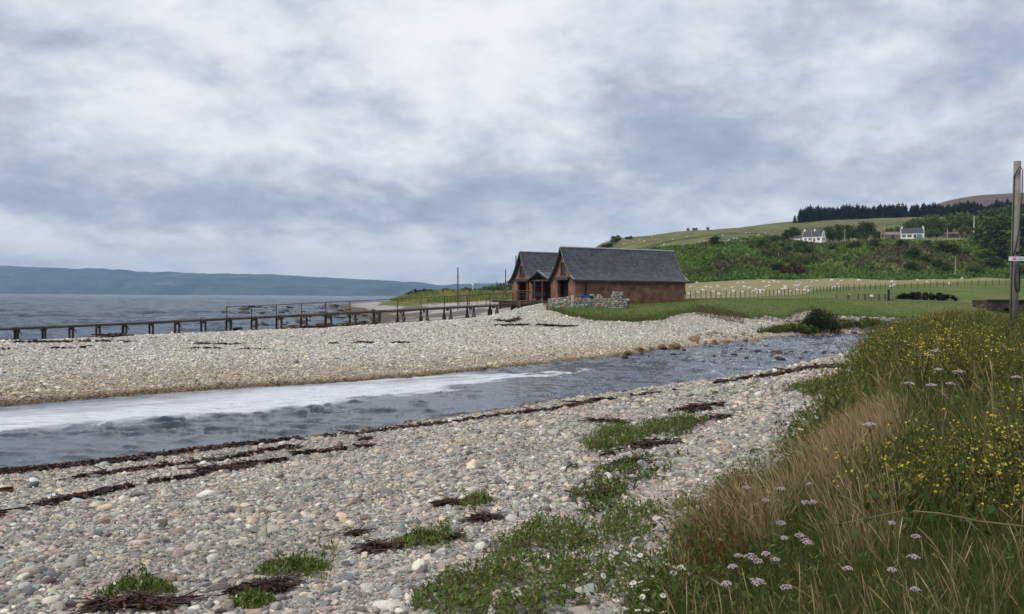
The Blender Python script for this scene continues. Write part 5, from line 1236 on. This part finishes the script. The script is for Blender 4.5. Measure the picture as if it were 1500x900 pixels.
# road strip and bridge
def strip(name,pts,w_,m,label,lift=.03):
    V=[];Fc=[]
    for i,(u,Y) in enumerate(pts):
        for s_ in (-.5,.5): 
            yy=Y+s_*w_; x=(u-750)/F*Y; z=float(gz(np.array([x]),np.array([yy]))[0]); V.append((x,yy,z+lift))
        if i: Fc.append((2*i-2,2*i,2*i+1,2*i-1))
    me=bpy.data.meshes.new(name); me.from_pydata(V,[],Fc); me.materials.append(m); o=bpy.data.objects.new(name,me); link(o); return tag(o,label,'road',kind='structure')
strip('road',[(u,137.2) for u in range(1258,1446,6)],1.6,simple('worn_asphalt',(.20,.195,.20),.9,.2,1),'narrow grey road leading to the bridge')
bx0=at(1446,440,121); 
r_=empty('stone_bridge',(bx0.x,121,0),0,'dark stone bridge with a low black arch behind the grey pole','bridge')
BS=NT('bridge_stone'); pq=BS.obj(); vv=BS.n('ShaderNodeTexVoronoi',inp={'Scale':2.4}); BS.t.links.new(pq,vv.inputs['Vector']); sp=BS.n('ShaderNodeSeparateColor'); BS.t.links.new(vv.outputs['Color'],sp.inputs[0]); BS.out(BS.ramp(sp.outputs[0],[(0,(.035,.028,.028)),(1,(.085,.066,.062))]),.95,BS.bump(vv.outputs['Distance'],-.5,.05),.1)
ztop=H-(440.0-439.1)*121/F; W_=12.5
arc=[(1.2+3.6*(.5-.5*math.cos(math.pi*i/12)), .9+1.35*math.sin(math.pi*i/12)) for i in range(13)]
q=MB(); 
pts=[(0,-.4)]+[(1.2,-.4)]+arc+[(4.8,-.4),(W_,-.4),(W_,ztop),(0,ztop)]
q.prism([Vector((0,0,-.4)),Vector((1.2,0,-.4)),Vector((1.2,0,ztop)),Vector((0,0,ztop))],None,(0,4,0)); q.prism([Vector((4.8,0,-.4)),Vector((W_,0,-.4)),Vector((W_,0,ztop)),Vector((4.8,0,ztop))],None,(0,4,0))
for i in range(12): a,b_=arc[i],arc[i+1]; q.prism([Vector((a[0],0,a[1])),Vector((b_[0],0,b_[1])),Vector((b_[0],0,ztop)),Vector((a[0],0,ztop))],None,(0,4,0))
q.build('bridge_wall',BS.m,r_)
q=MB(); q.box((W_/2,-.02,ztop+.06),(W_,.5,.12)); q.build('coping',simple('bridge_coping',(.10,.088,.085),.9),r_)
q=MB(); q.prism([Vector((-2.2,-.2,.4)),Vector((.0,-.2,.4)),Vector((.0,-.2,ztop-1.1)),Vector((-.8,-.2,ztop-1.2))],None,(0,.6,0)); q.build('wing_wall',simple('red_soil_stone',(.13,.085,.065),.95),r_)
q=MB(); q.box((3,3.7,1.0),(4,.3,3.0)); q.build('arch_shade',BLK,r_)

# ---------------------------------------------------------------- sheep
def skin_mesh(name,verts,edges,radii,m,sub=2):
    me=bpy.data.meshes.new(name); me.from_pydata(verts,edges,[]); o=bpy.data.objects.new(name,me); link(o)
    md=o.modifiers.new('s','SKIN'); me.skin_vertices[0].data[0].use_root=True
    for i,r_ in enumerate(radii): me.skin_vertices[0].data[i].radius=(r_,r_) if not hasattr(r_,'__len__') else r_
    s2=o.modifiers.new('u','SUBSURF'); s2.levels=sub; s2.render_levels=sub
    dg=bpy.context.evaluated_depsgraph_get(); nm=bpy.data.meshes.new_from_object(o.evaluated_get(dg)); bpy.data.objects.remove(o); nm.name=name
    nm.materials.clear(); nm.materials.append(m); nm.polygons.foreach_set('use_smooth',np.ones(len(nm.polygons),bool)); return nm
WOOL=simple('wool',(.70,.67,.60),.95,.12,6,.4)
def sheep_mesh(graze):
    hz_=(.30 if graze else .82); hx=(.72 if graze else .70)
    v=[(0,0,.60),(.30,0,.60),(-.34,0,.60),(.50,0,.62 if graze else .74),(hx,0,hz_),(hx+.16,0,hz_-.10),(.30,.15,.34),(.31,.16,.02),(.30,-.15,.34),(.32,-.16,.02),(-.36,.15,.36),(-.40,.16,.02),(-.36,-.15,.36),(-.38,-.16,.02),(-.52,0,.58)]
    e=[(0,1),(0,2),(1,3),(3,4),(4,5),(1,6),(6,7),(1,8),(8,9),(2,10),(10,11),(2,12),(12,13),(2,14)]
    r_=[.30,.26,.28,.15,.10,.06,.07,.04,.07,.04,.08,.04,.08,.04,.07]
    return skin_mesh('sheep',v,e,r_,WOOL)
SM=[sheep_mesh(True),sheep_mesh(False)]
lie=skin_mesh('sheep',[(0,0,.28),(.32,0,.28),(-.34,0,.26),(.50,0,.50),(.64,0,.58),(.80,0,.52),(.42,.18,.08),(.60,.2,.05),(-.40,.2,.08),(-.2,.26,.05)],[(0,1),(0,2),(1,3),(3,4),(4,5),(1,6),(6,7),(2,8),(8,9)],[.28,.25,.26,.14,.11,.06,.06,.04,.07,.04],WOOL); SM.append(lie)
NS=[(1020.3,414.6),(1010.7,422),(1035,421.6),(1041.6,421),(1051,420.5),(1072.5,421),(1080.6,414.8),(1088.5,414.8),(1091,420),(1075,427),(1087.5,429.7),(1010.7,431),(1022.4,429.5),(1054.4,431),(1069,430.5),(1108,426),(1111.5,425.8),(1118.4,425.4),(1110,430),(1115,430.2),(1140.8,429.5),(1126,418.8),(1121.6,420),(1118,413),(1126,414),(1133.3,412),(1134.4,413.7),(1141,414),(1150.4,419.5),(1151,422.7),(1158,427),(1164,419),(1166.4,414),(1169,419.2),(1168.5,425),(1177,425.4),(1181.8,422),(1188.8,414),(1196.7,413),(1217.6,411.4),(1231.5,411.4),(1227.8,416.3),(1229.3,421),(1222,422.7),(1257,411.4),(1262,411.3),(1306,413.7),(1305,420),(1309.3,418),(1344,410.7),(1358,412.5),(1366.7,411.5),(1390.7,416.8),(1408.8,408.3),(1030,425),(1045,427),(1062,424),(1098,423),(1104,428),(1146,424),(1172,416),(1184,429)]
HS=[(913,357),(916,356.5),(898,359),(943,353),(927,354),(972,358),(954.4,347),(1024,353.6),(1031,353),(1076,349),(1079,349),(1085,352.5),(1088,352.5),(1092,352.5),(1096,352.6),(1058,344.5),(1073.6,349.3),(1049,355.5),(1092,340.5),(1097,340.5),(936,351),(985,350),(1005,346),(1040,347.5),(1066,352),(1110,344),(1120,341),(1128,346),(1135,339)]
random.seed(3)
for i,(u,v_) in enumerate(NS+HS):
    q=ground_at(u,v_+1.4)
    if q is None or q.y>1200: continue
    o=bpy.data.objects.new('sheep',random.choice(SM)); link(o); o.location=q; o.rotation_euler=(0,0,random.choice((0,3.14))+random.gauss(0,.6)); sc1=random.uniform(.60,.85)*(1.0 if i<len(NS) else .95); o.scale=(sc1,sc1,sc1)
    if i<len(NS): tag(o,'white sheep in the dry field at the foot of the cliff','sheep','sheep in the field behind the sheds')
    else: tag(o,'white sheep grazing high on the open hillside','sheep','sheep high on the hill')
# ---------------------------------------------------------------- person far down the beach
q=ground_at(476,453)
pr_=empty('person',(q.x,q.y,q.z),R(200),'person in a red top and dark trousers bending over on the far beach','person')
SKN=simple('skin',(.45,.28,.21),.6,.05)
bm_=skin_mesh('body',[(0,0,.92),(0,.06,1.15),(0,.20,1.38),(0,.30,1.50),(0,.38,1.62),(.10,0,.88),(.13,.06,.48),(.14,-.02,.06),(.15,.12,.03),(-.10,0,.88),(-.16,.10,.48),(-.17,.02,.06),(-.18,.16,.03),(.20,.20,1.36),(.26,.30,1.10),(.24,.44,.90),(-.20,.20,1.36),(-.26,.32,1.10),(-.22,.48,.92)],[(0,1),(1,2),(2,3),(3,4),(0,5),(5,6),(6,7),(7,8),(0,9),(9,10),(10,11),(11,12),(2,13),(13,14),(14,15),(2,16),(16,17),(17,18)],[.15,.15,.16,.06,.11,.10,.07,.05,.04,.10,.07,.05,.04,.065,.05,.035,.065,.05,.035],SKN)
o=bpy.data.objects.new('body',bm_); link(o,pr_)
tm=skin_mesh('jacket',[(0,0,.96),(0,.06,1.15),(0,.20,1.36),(.20,.20,1.36),(.26,.30,1.10),(.245,.40,.97),(-.20,.20,1.36),(-.26,.32,1.10),(-.23,.43,.98)],[(0,1),(1,2),(2,3),(3,4),(4,5),(2,6),(6,7),(7,8)],[.18,.175,.19,.09,.07,.055,.09,.07,.055],simple('red_jacket',(.50,.06,.06),.8,.1)); o=bpy.data.objects.new('jacket',tm); link(o,pr_)
tm=skin_mesh('trousers',[(0,0,.93),(.10,0,.86),(.13,.06,.48),(.14,-.02,.12),(-.10,0,.86),(-.16,.10,.48),(-.17,.02,.12)],[(0,1),(1,2),(2,3),(0,4),(4,5),(5,6)],[.165,.125,.09,.075,.125,.09,.075],simple('dark_trousers',(.02,.022,.03),.8,.1)); o=bpy.data.objects.new('trousers',tm); link(o,pr_)
tm=skin_mesh('hair',[(0,.37,1.66),(0,.33,1.62)],[(0,1)],[.115,.10],simple('brown_hair',(.05,.03,.02),.8,.1),1); o=bpy.data.objects.new('hair',tm); link(o,pr_)
# ---------------------------------------------------------------- boulders
BOUL=NT('boulder'); pq=BOUL.obj(); BOUL.out(BOUL.mix(1,BOUL.n('ShaderNodeObjectInfo').outputs['Color'],BOUL.ramp(BOUL.noise(pq,2.2,6,.7),[(.3,(.5,.5,.5)),(.7,(1.35,1.3,1.25))]),'MULTIPLY'),.75,BOUL.bump(BOUL.noise(pq,5,6,.65),.7,.1),.3)
def rock_mesh(sd):
    bm=bmesh.new(); bmesh.ops.create_icosphere(bm,subdivisions=4,radius=1); r2=np.random.default_rng(sd)
    V=np.array([v.co[:] for v in bm.verts]); disp=np.zeros(len(V))
    for k in range(9):
        n_=r2.normal(size=3); n_/=np.linalg.norm(n_); d_=r2.uniform(.55,.9); q=V@n_; V=V-np.outer(np.maximum(q-d_,0),n_)*.9
    V=V*(1+.10*(fbm(V[:,0]*1.6+sd,V[:,1]*1.6+V[:,2]*1.3,sd)-.5)[:,None]*2)
    for v,c in zip(bm.verts,V): v.co=c
    me=bpy.data.meshes.new('boulder'); bm.to_mesh(me); bm.free(); me.materials.append(BOUL.m); me.polygons.foreach_set('use_smooth',np.ones(len(me.polygons),bool)); return me
RM=[rock_mesh(i+1) for i in range(6)]
def boulder(q,s_,col,label,group,flat=.65,name='boulder'):
    o=bpy.data.objects.new(name,random.choice(RM)); link(o); o.location=(q.x,q.y,q.z+s_*flat*.20); o.scale=(s_*random.uniform(.8,1.25)*.5,s_*random.uniform(.6,.9)*.5,s_*flat*.5); o.rotation_euler=(random.gauss(0,.12),random.gauss(0,.12),random.random()*6.28); o.color=(*col,1); tag(o,label,'rock',group); return o
BRN=(.20,.13,.075); GRY=(.20,.19,.18); DRK=(.050,.046,.046); PAL_=(.40,.36,.30); ORG=(.30,.15,.07)
random.seed(21)
EDGE=[(921,518,13,BRN),(935.5,513,14,BRN),(955,511,9,BRN),(971,510,17,BRN),(989,509,16,BRN),(1018,500,22,(.24,.17,.10)),(1030,504,14,PAL_),(1046,503,17,(.26,.19,.12)),(1065,502,12,(.27,.19,.12)),(1084,489,14,PAL_),(1039,490,15,PAL_),(1055,488,12,PAL_),(1046,487,11,PAL_),(1107,501,13,ORG),(1177,493.5,12,(.24,.15,.10)),(1197,493,14,(.26,.17,.11)),(1212,493,13,(.24,.15,.10)),(1232,488,14,(.28,.19,.13)),(1092,498,13,(.30,.24,.17)),(1120,497,10,(.28,.2,.14)),(905,522,8,BRN),(1143,495,12,(.27,.19,.13)),(1160,494,12,(.22,.15,.1)),(1251,487,12,(.22,.16,.11)),(1010,496,12,PAL_),(1075,494,13,PAL_),(1062,493,11,PAL_),(1025,490,10,PAL_),(1100,492,9,PAL_)]
for u,v_,w_,c in EDGE:
    q=ground_at(u,v_+1.5); s_=w_*q.y/F*1.0; boulder(q,s_,c,'brown and cream boulder along the far edge of the river','boulders at the river edge',.7)
WAT=[(916.5,525,17,DRK,'black flat boulder in the shallows by the far river bank, leftmost'),(939,519,11,DRK,0),(987.5,521,12,DRK,'dark upright boulder in the water in front of brown stones'),(1003,514,11,DRK,0),(1139,518.5,19,(.16,.085,.05),'reddish boulder in the middle of the rapids'),(1180.5,519,13,(.07,.07,.045),'mossy dark boulder beside the orange brown one in the rapids'),(1175,526,16,(.24,.13,.075),'orange brown boulder in the water beside the mossy one'),(1145,528,19,DRK,'long black boulder in the water below the reddish one'),(1110.5,517,18,DRK,0),(1160,517.5,16,DRK,0),(1207,518,14,DRK,0),(1222,518.5,12,DRK,0),(1233,519,10,DRK,0),(1061,516,13,(.15,.09,.06),0),(1076,521,15,DRK,0),(1094,526,14,DRK,0),(1066,530,14,DRK,0),(1122,508,10,(.14,.09,.06),0),(1086,512,10,DRK,0),(1046,523,11,DRK,0),(952,523,9,DRK,0)]
for u,v_,w_,c,lb in WAT:
    q=ground_at(u,v_,0.0); s_=w_*q.y/F*(.95 if lb else .72); boulder(q,s_,c,lb or 'low dark stone breaking the water of the rapids',None if lb else 'stones in the rapids',.5)
# weedy rocks of the low tide shore behind the jetty
random.seed(8)
for i in range(230):
    u=random.uniform(330,575); Y=math.exp(random.uniform(math.log(96),math.log(330)))
    if u<400 and random.random()<.5: continue
    x=(u-750)/F*Y; z=float(gz(np.array([x]),np.array([Y]))[0])
    if z>.15: continue
    z=max(z,-.80)+.10
    s_=(random.uniform(.5,1.3)+1.6*random.random()**5)*(Y/110)**.4; boulder(Vector((x,Y,z)),s_,random.choice([(.040,.032,.024),(.060,.048,.032),(.075,.056,.034),(.035,.030,.025),(.11,.08,.055)]),'weed covered dark rock on the low shore behind the jetty','weedy shore rocks',.30)
# pale stones that stand out on the near shingle
BIG=[(662,780,16,(.62,.62,.62),'large smooth white stone on the shingle between seaweed scraps'),(697,800,13,(.60,.60,.60),'smaller white stone right of the large smooth one'),(1090,632,14,(.66,.65,.60),'white cobble beside the path of shingle under the bank'),(155,765,15,(.45,.30,.25),'pinkish cobble below the lowest seaweed line at the left'),(208,768,15,(.62,.56,.58),'pale lilac cobble on the left of the near shingle'),(92,754,11,(.66,.66,.68),'white cobble lying at the end of the seaweed line at the far left'),(255,744,18,(.55,.50,.46),'cream cobble above the middle of the left shingle'),(612,641,15,(.52,.47,.40),'flat cream rock close to the river edge'),(250,850,24,(.46,.36,.27),'big brown cobble right of the green tuft at the bottom left'),(335,890,26,(.46,.40,.33),'squarish grey brown rock near the bottom left beside seaweed'),(510,850,20,(.33,.35,.38),'blue grey cobble near the bottom centre'),(588,852,16,(.50,.42,.30),'tan upright cobble right of the blue grey one')]
for u,v_,w_,c,lb in BIG:
    q=ground_at(u,v_+3); boulder(q,w_*q.y/F*1.25,c,lb,None,.7,'cobble')

# ---------------------------------------------------------------- flowers
FLW=leafmat('petals',.25,.6,.2); STM=leafmat('stalk',.1,.7,.2)
def petals_ring(b,c,nrm,r_in,r_out,n,col,w_):
    nrm=np.array(nrm,float); nrm/=np.linalg.norm(nrm); t1=np.cross(nrm,[.3,.2,1.]); t1/=np.linalg.norm(t1); t2=np.cross(nrm,t1); a=np.arange(n)/n*6.283
    D=np.cos(a)[:,None]*t1+np.sin(a)[:,None]*t2; P=np.array(c)+D*r_in; b.add(*ribbons(P,D+nrm*.12,np.tile(-nrm*.15,(n,1)),np.full(n,r_out-r_in),np.full(n,w_),np.tile(col,(n,1))*rng.uniform(.9,1.05,(n,1)),2,shape='leaf',side=np.cross(D,nrm)))
def dome(b,c,r_,col,flat=.6):
    bm=bmesh.new(); bmesh.ops.create_icosphere(bm,subdivisions=1,radius=r_); V=np.array([v.co[:] for v in bm.verts])*[1,1,flat]; fc=np.array([[v.index for v in f.verts] for f in bm.faces]); bm.free(); b.add(V+np.array(c),fc,np.tile(col,(len(V),1)))
def stalk(b,pts,w_,col):
    pts=np.array(pts,float)
    for i in range(len(pts)-1):
        d=pts[i+1]-pts[i]
        for sd in ([1,0,.1],[0,1,.1]): b.add(*ribbons(pts[i][None],d[None],np.zeros((1,3)),np.array([np.linalg.norm(d)]),np.array([w_]),np.array([col]),1,shape='strap',side=np.array([sd],float)))
# yarrow: flat pinkish heads
def make_yarrow(hgt):
    r_=empty('yarrow',(0,0,0),0,None,'flower','yarrow heads along the bank'); b=Bag(); lx=random.uniform(-.06,.06); stalk(b,[(0,0,-.05),(lx*.4,0,hgt*.5),(lx,.02,hgt-.02)],.006,(.09,.09,.04)); b.obj('stem',STM,r_)
    b=Bag(); R0=random.uniform(.026,.038)
    for k in range(46):
        a=random.random()*6.28; q=R0*math.sqrt(random.random()); c=(lx+math.cos(a)*q,.02+math.sin(a)*q,hgt-.3*q*q/R0+random.uniform(-.002,.002)); dome(b,c,random.uniform(.0035,.0058),np.array(random.choice([(.48,.38,.42),(.54,.46,.48),(.42,.31,.37),(.58,.52,.52)])),.55)
    for k in range(7):
        a=k*.9; stalk(b,[(lx,.02,hgt-.045),(lx+math.cos(a)*R0*.7,.02+math.sin(a)*R0*.7,hgt-.012)],.002,(.10,.10,.045))
    b.obj('flower_head',FLW,r_)
    b=Bag(); n=16; zz_=rng.random(n)*hgt*.75; a=rng.uniform(0,6.28,n); b.add(*ribbons(np.stack([0*a,0*a,zz_],-1),np.stack([np.cos(a),np.sin(a),.5+0*a],-1),lean(n,.2,(0,0)),rng.uniform(.03,.07,n),np.full(n,.012),pick(GREEN[1:],n),2,shape='leaf')); b.obj('foliage',STM,r_); return r_
YA=[make_yarrow(.62) for _ in range(4)]
YPX=[(1085,854),(1142,852),(1185,864),(1092,822),(1104,835),(1108,848),(1122,816),(1125,819),(1132,808),(1115,809),(1157,763),(1161,798),(1176,789),(1189,790),(1195,788),(1245,838),(1294,832),(1341,824),(1370,788),(1335,869),(1185,732),(1168,735),(1150,716),(1194,712),(1318,762),(1100,716),(1130,733)]
random.seed(2)
def nearY(u,v_,ztop):   # distance at which a head ztop above the ground shows at this place
    Y=np.linspace(2.2,40,1200); X=(u-750)/F*Y; d=H-(v_-float(hy(u)))*Y/F-(gz(X,Y)+ztop); k_=np.where(d<=0)[0]; return float(Y[k_[0]]) if len(k_) else None
for i,(u,v_) in enumerate(YPX):
    hh=.66*random.uniform(.92,1.08); Y=nearY(u,v_,hh)
    if Y is None: continue
    o=YA[i] if i<4 else copy_tree(YA[i%4]); g_=on(u,Y); o.location=(g_.x,g_.y,g_.z); o.scale=(.74,.74,hh/.62); o.rotation_euler=(random.gauss(0,.06),random.gauss(0,.06),random.random()*.8); o['label']='flat pinkish white yarrow head on a thin stem in the bank grass'; o.name='yarrow'
# mayweed: white daisies with yellow middles
def make_mayweed(nf,hgt):
    r_=empty('mayweed',(0,0,0),0,None,'flower','white daisies at the edge of the shingle'); b=Bag(); heads=[]
    for k in range(nf):
        a=random.random()*6.28; q=random.uniform(.03,.16); hh=hgt*random.uniform(.7,1.1); c=(math.cos(a)*q,math.sin(a)*q,hh); heads.append(c); stalk(b,[(0,0,-.03),(c[0]*.4,c[1]*.4,hh*.5),c],.004,(.07,.10,.03))
    b.obj('stem',STM,r_); b=Bag(); n=90; a=rng.uniform(0,6.28,n); z=rng.random(n)*hgt*.8; rr=rng.random(n)*.14
    b.add(*ribbons(np.stack([np.cos(a)*rr,np.sin(a)*rr,z],-1),up(n,1.2),lean(n,.3,(0,0)),rng.uniform(.02,.055,n),np.full(n,.006),pick(WEED,n),2,shape='leaf')); b.obj('foliage',STM,r_)
    for c in heads:
        b=Bag(); tl=(random.gauss(0,.35),random.gauss(0,.35)-.25,1); petals_ring(b,c,tl,.006,.026,13,(.76,.76,.74),.0095); f=b.obj('flower',FLW,r_); b=Bag(); dome(b,(c[0],c[1],c[2]+.002),.0085,np.array((.52,.33,.03)),.7); b.obj('flower_centre',FLW,f)
    return r_
MW=[make_mayweed(4,.22),make_mayweed(6,.26),make_mayweed(3,.2)]
MPX=[(1005,822),(948,868),(925,875),(935,842),(918,835),(945,832),(985,828),(1010,725),(1003,738),(1012,715),(1128,735),(1138,742),(1125,720),(1140,718),(915,795),(930,805),(1168,607),(1185,612),(1193,604),(1205,595),(1214,592),(1222,588),(1228,600),(1185,632),(1198,620),(955,890),(1050,722),(1075,740),(1025,735),(938,855)]
for i,(u,v_) in enumerate(MPX):
    Y=nearY(u,v_,.24)
    if Y is None: continue
    o=MW[i] if i<3 else copy_tree(MW[i%3]); g_=on(u,Y); sc1=random.uniform(.72,1.0)*(1.4 if Y>10 else 1); o.location=g_; o.scale=(sc1,)*3; o.rotation_euler=(0,0,random.random()*6.28); o['label']='small clump of white daisies with yellow centres where bank meets shingle'; o.name='mayweed'
# yellow flowered plants of the bank
def make_mustard(hgt,nb,fl=1.0):
    r_=empty('mustard_plant',(0,0,0),0,None,'plant','yellow flowered plants on the bank'); bs=Bag(); bf=Bag(); bl=Bag()
    for k in range(nb):
        a=random.random()*6.28; q=random.uniform(.08,.5); h0=hgt*random.uniform(.15,.5); hh=hgt*random.uniform(.62,1.0); tip=np.array((math.cos(a)*q,math.sin(a)*q,hh)); mid=np.array((math.cos(a)*q*.6,math.sin(a)*q*.6,(h0+hh)/2)); c_=np.array(random.choice([(.09,.10,.03),(.12,.11,.035),(.07,.09,.025)])); stalk(bs,[(0,0,h0),mid,tip],.009,c_)
        nfl=max(1,int(random.randint(1,8)*fl)) if k<4 else int(random.randint(1,8)*fl)
        for j in range(nfl):
            t_=random.uniform(.60,1.05); c=mid+(tip-mid)*t_+rng.normal(0,.035,3); petals_ring(bf,c,(random.gauss(0,.5),random.gauss(0,.5)-.3,1),.001,random.uniform(.010,.019),4,np.array(random.choice([(.55,.45,.03),(.55,.43,.02),(.66,.56,.06),(.44,.34,.02)])),.013)
        n=9; t_=rng.random(n); P=np.array([0,0,h0])+(tip-np.array([0,0,h0]))*t_[:,None]; bl.add(*ribbons(P,up(n,1.0),lean(n,.3,(0,0)),rng.uniform(.04,.13,n)*(1.15-t_),rng.uniform(.016,.045,n),pick(GREEN[1:]+OLIVE,n),2,shape='leaf'))
        n=6; t_=rng.uniform(.4,1,n); P=mid+(tip-mid)*t_[:,None]; bs.add(*ribbons(P,up(n,.9),lean(n,.2,(0,0)),rng.uniform(.05,.11,n),np.full(n,.005),pick([(.14,.13,.04),(.20,.15,.06),(.10,.11,.03)],n),2))
    stalk(bs,[(0,0,-.1),(0,0,hgt*.6)],.014,(.09,.09,.035)); bs.obj('stem',STM,r_); bf.obj('flower_cluster',FLW,r_); bl.obj('foliage',STM,r_); return r_
MU=[make_mustard(1.15,20,f_) for f_ in (.8,.2,1.3,.4,.1,.9)]
random.seed(9); cntm=0; tries=0
while cntm<250 and tries<6000:
    tries+=1; Y=5.5+(46-5.5)*random.random()**1.15; u=random.uniform(1180,1560); x=(u-750)/F*Y
    if not bool(meadow_mask(np.array([x]),np.array([Y]))[0]): continue
    e=float(interior(np.array([x]),np.array([Y]))[0])
    if Y<11 and random.random()<.55: continue
    if Y<11 and u<1300 : continue
    o=MU[cntm] if cntm<6 else copy_tree(MU[cntm%6]); cntm+=1; g_=on(u,Y); sc1=random.uniform(.75,1.1)*(.62+.38*e); cap=float(capY(np.array([x]),np.array([Y]))[0])/1.12; sc1=min(sc1,cap*random.uniform(.6,1.05)*(1.45 if random.random()<.10 else 1)); sc1*=(.72 if Y<10 else 1); o.location=g_; o.rotation_euler=(random.gauss(0,.07),random.gauss(0,.07),random.random()*6.28); sw=max(sc1,.6 if Y>10 else 0); o.scale=(sw*1.1,sw*1.1,sc1); o['label']='bushy plant with small yellow flowers growing on the right hand bank'; o.name='mustard_plant'
# white umbels in the bank
UPX=[(1390,541),(1412,543),(1367,564),(1385,560),(1352,520),(1375,513),(1330,560),(1480,552),(1296,622)]
for i,(u,v_) in enumerate(UPX):
    Y=nearY(u,v_,.95)
    if Y is None: continue
    o=copy_tree(YA[i%4]); g_=on(u,Y); o.location=g_; o.scale=(1.4,1.4,.95/.62); o.rotation_euler=(0,0,random.random()*6.28); o.name='hogweed'; o['label']='white flat topped flower standing among the yellow flowered plants'; o['group']='white umbels among the yellow plants'; o['category']='flower'
# bramble runner across the bank
r_=empty('bramble',(0,0,0),0,'long bare bramble stem arching across the grass of the bank','bramble'); b=Bag()
pts=[at(u,v_,Y) for u,v_,Y in ((1195,770,4.3),(1240,768,4.2),(1290,757,4.1),(1330,749,4.0),(1380,753,3.95),(1440,765,3.9),(1500,772,3.85),(1560,780,3.8))]
q=MB(); q.tube([tuple(p) for p in pts],[.002,.003,.0035,.004,.004,.0042,.0045,.0045],6); q.build('stem',simple('bramble_stem',(.12,.11,.05)),r_,smooth=True)
for p in pts[1:]:
    for k_ in range(2): n=2; P=np.tile(np.array(p),(n,1))+rng.normal(0,.05,(n,3)); b.add(*ribbons(P,up(n,1.2),lean(n,.4,(0,0)),rng.uniform(.03,.06,n),rng.uniform(.02,.04,n),pick([(.05,.08,.02),(.035,.06,.016)],n),3,shape='leaf'))
b.obj('foliage',STM,r_)
# separate green tufts on the shingle
def tuft(u,v_,rad,h_,label):
    g_=ground_at(u,v_); r_=empty('weed_tuft',tuple(g_),0,label,'plant'); b=Bag(); n=int(900*rad/.25); a=rng.uniform(0,6.28,n); rr=rad*(rng.random(n)**.6)*1.25*(.55+.8*fbm(np.cos(a)*1.5+u,np.sin(a)*1.5+v_,77))
    P=np.stack([np.cos(a)*rr,np.sin(a)*rr*.7,rng.random(n)*h_*np.maximum(.12,1-(rr/rad)*.85)*(.4+.9*fbm(np.cos(a)*rr*14+u,np.sin(a)*rr*14,78))],-1); b.add(*ribbons(P,up(n,.9),lean(n,.3,(0,0)),rng.uniform(.025,.06,n),rng.uniform(.010,.02,n),pick(WEED,n),2,shape='leaf')); b.obj('foliage',STM,r_)
    b=Bag(); m=40; a=rng.uniform(0,6.28,m); b.add(*ribbons(np.zeros((m,3)),np.stack([np.cos(a)*.8,np.sin(a)*.6,.8+0*a],-1),lean(m,.3,(0,0)),np.full(m,rad*1.1),np.full(m,.005),pick(WEED[2:3],m),3)); b.obj('stem',STM,r_)
tuft(205,872,.22,.26,'leafy green tuft growing out of seaweed at the bottom left')
tuft(430,838,.28,.14,'low green tuft left of the seaweed mat at bottom centre')
tuft(702,738,.18,.18,'small green tuft beside dark seaweed in the middle shingle')
tuft(625,795,.24,.14,'low green tuft left of the large white stone')
tuft(372,888,.14,.12,'tiny green tuft in front of the seaweed heap at the bottom')
scene.render.engine='CYCLES'
scene.cycles.use_adaptive_sampling=True; scene.cycles.adaptive_threshold=.015
scene.cycles.use_denoising=True
scene.cycles.max_bounces=6; scene.cycles.diffuse_bounces=2; scene.cycles.glossy_bounces=2; scene.cycles.transmission_bounces=2; scene.cycles.transparent_max_bounces=4; scene.cycles.volume_bounces=0
scene.cycles.caustics_reflective=False; scene.cycles.caustics_refractive=False
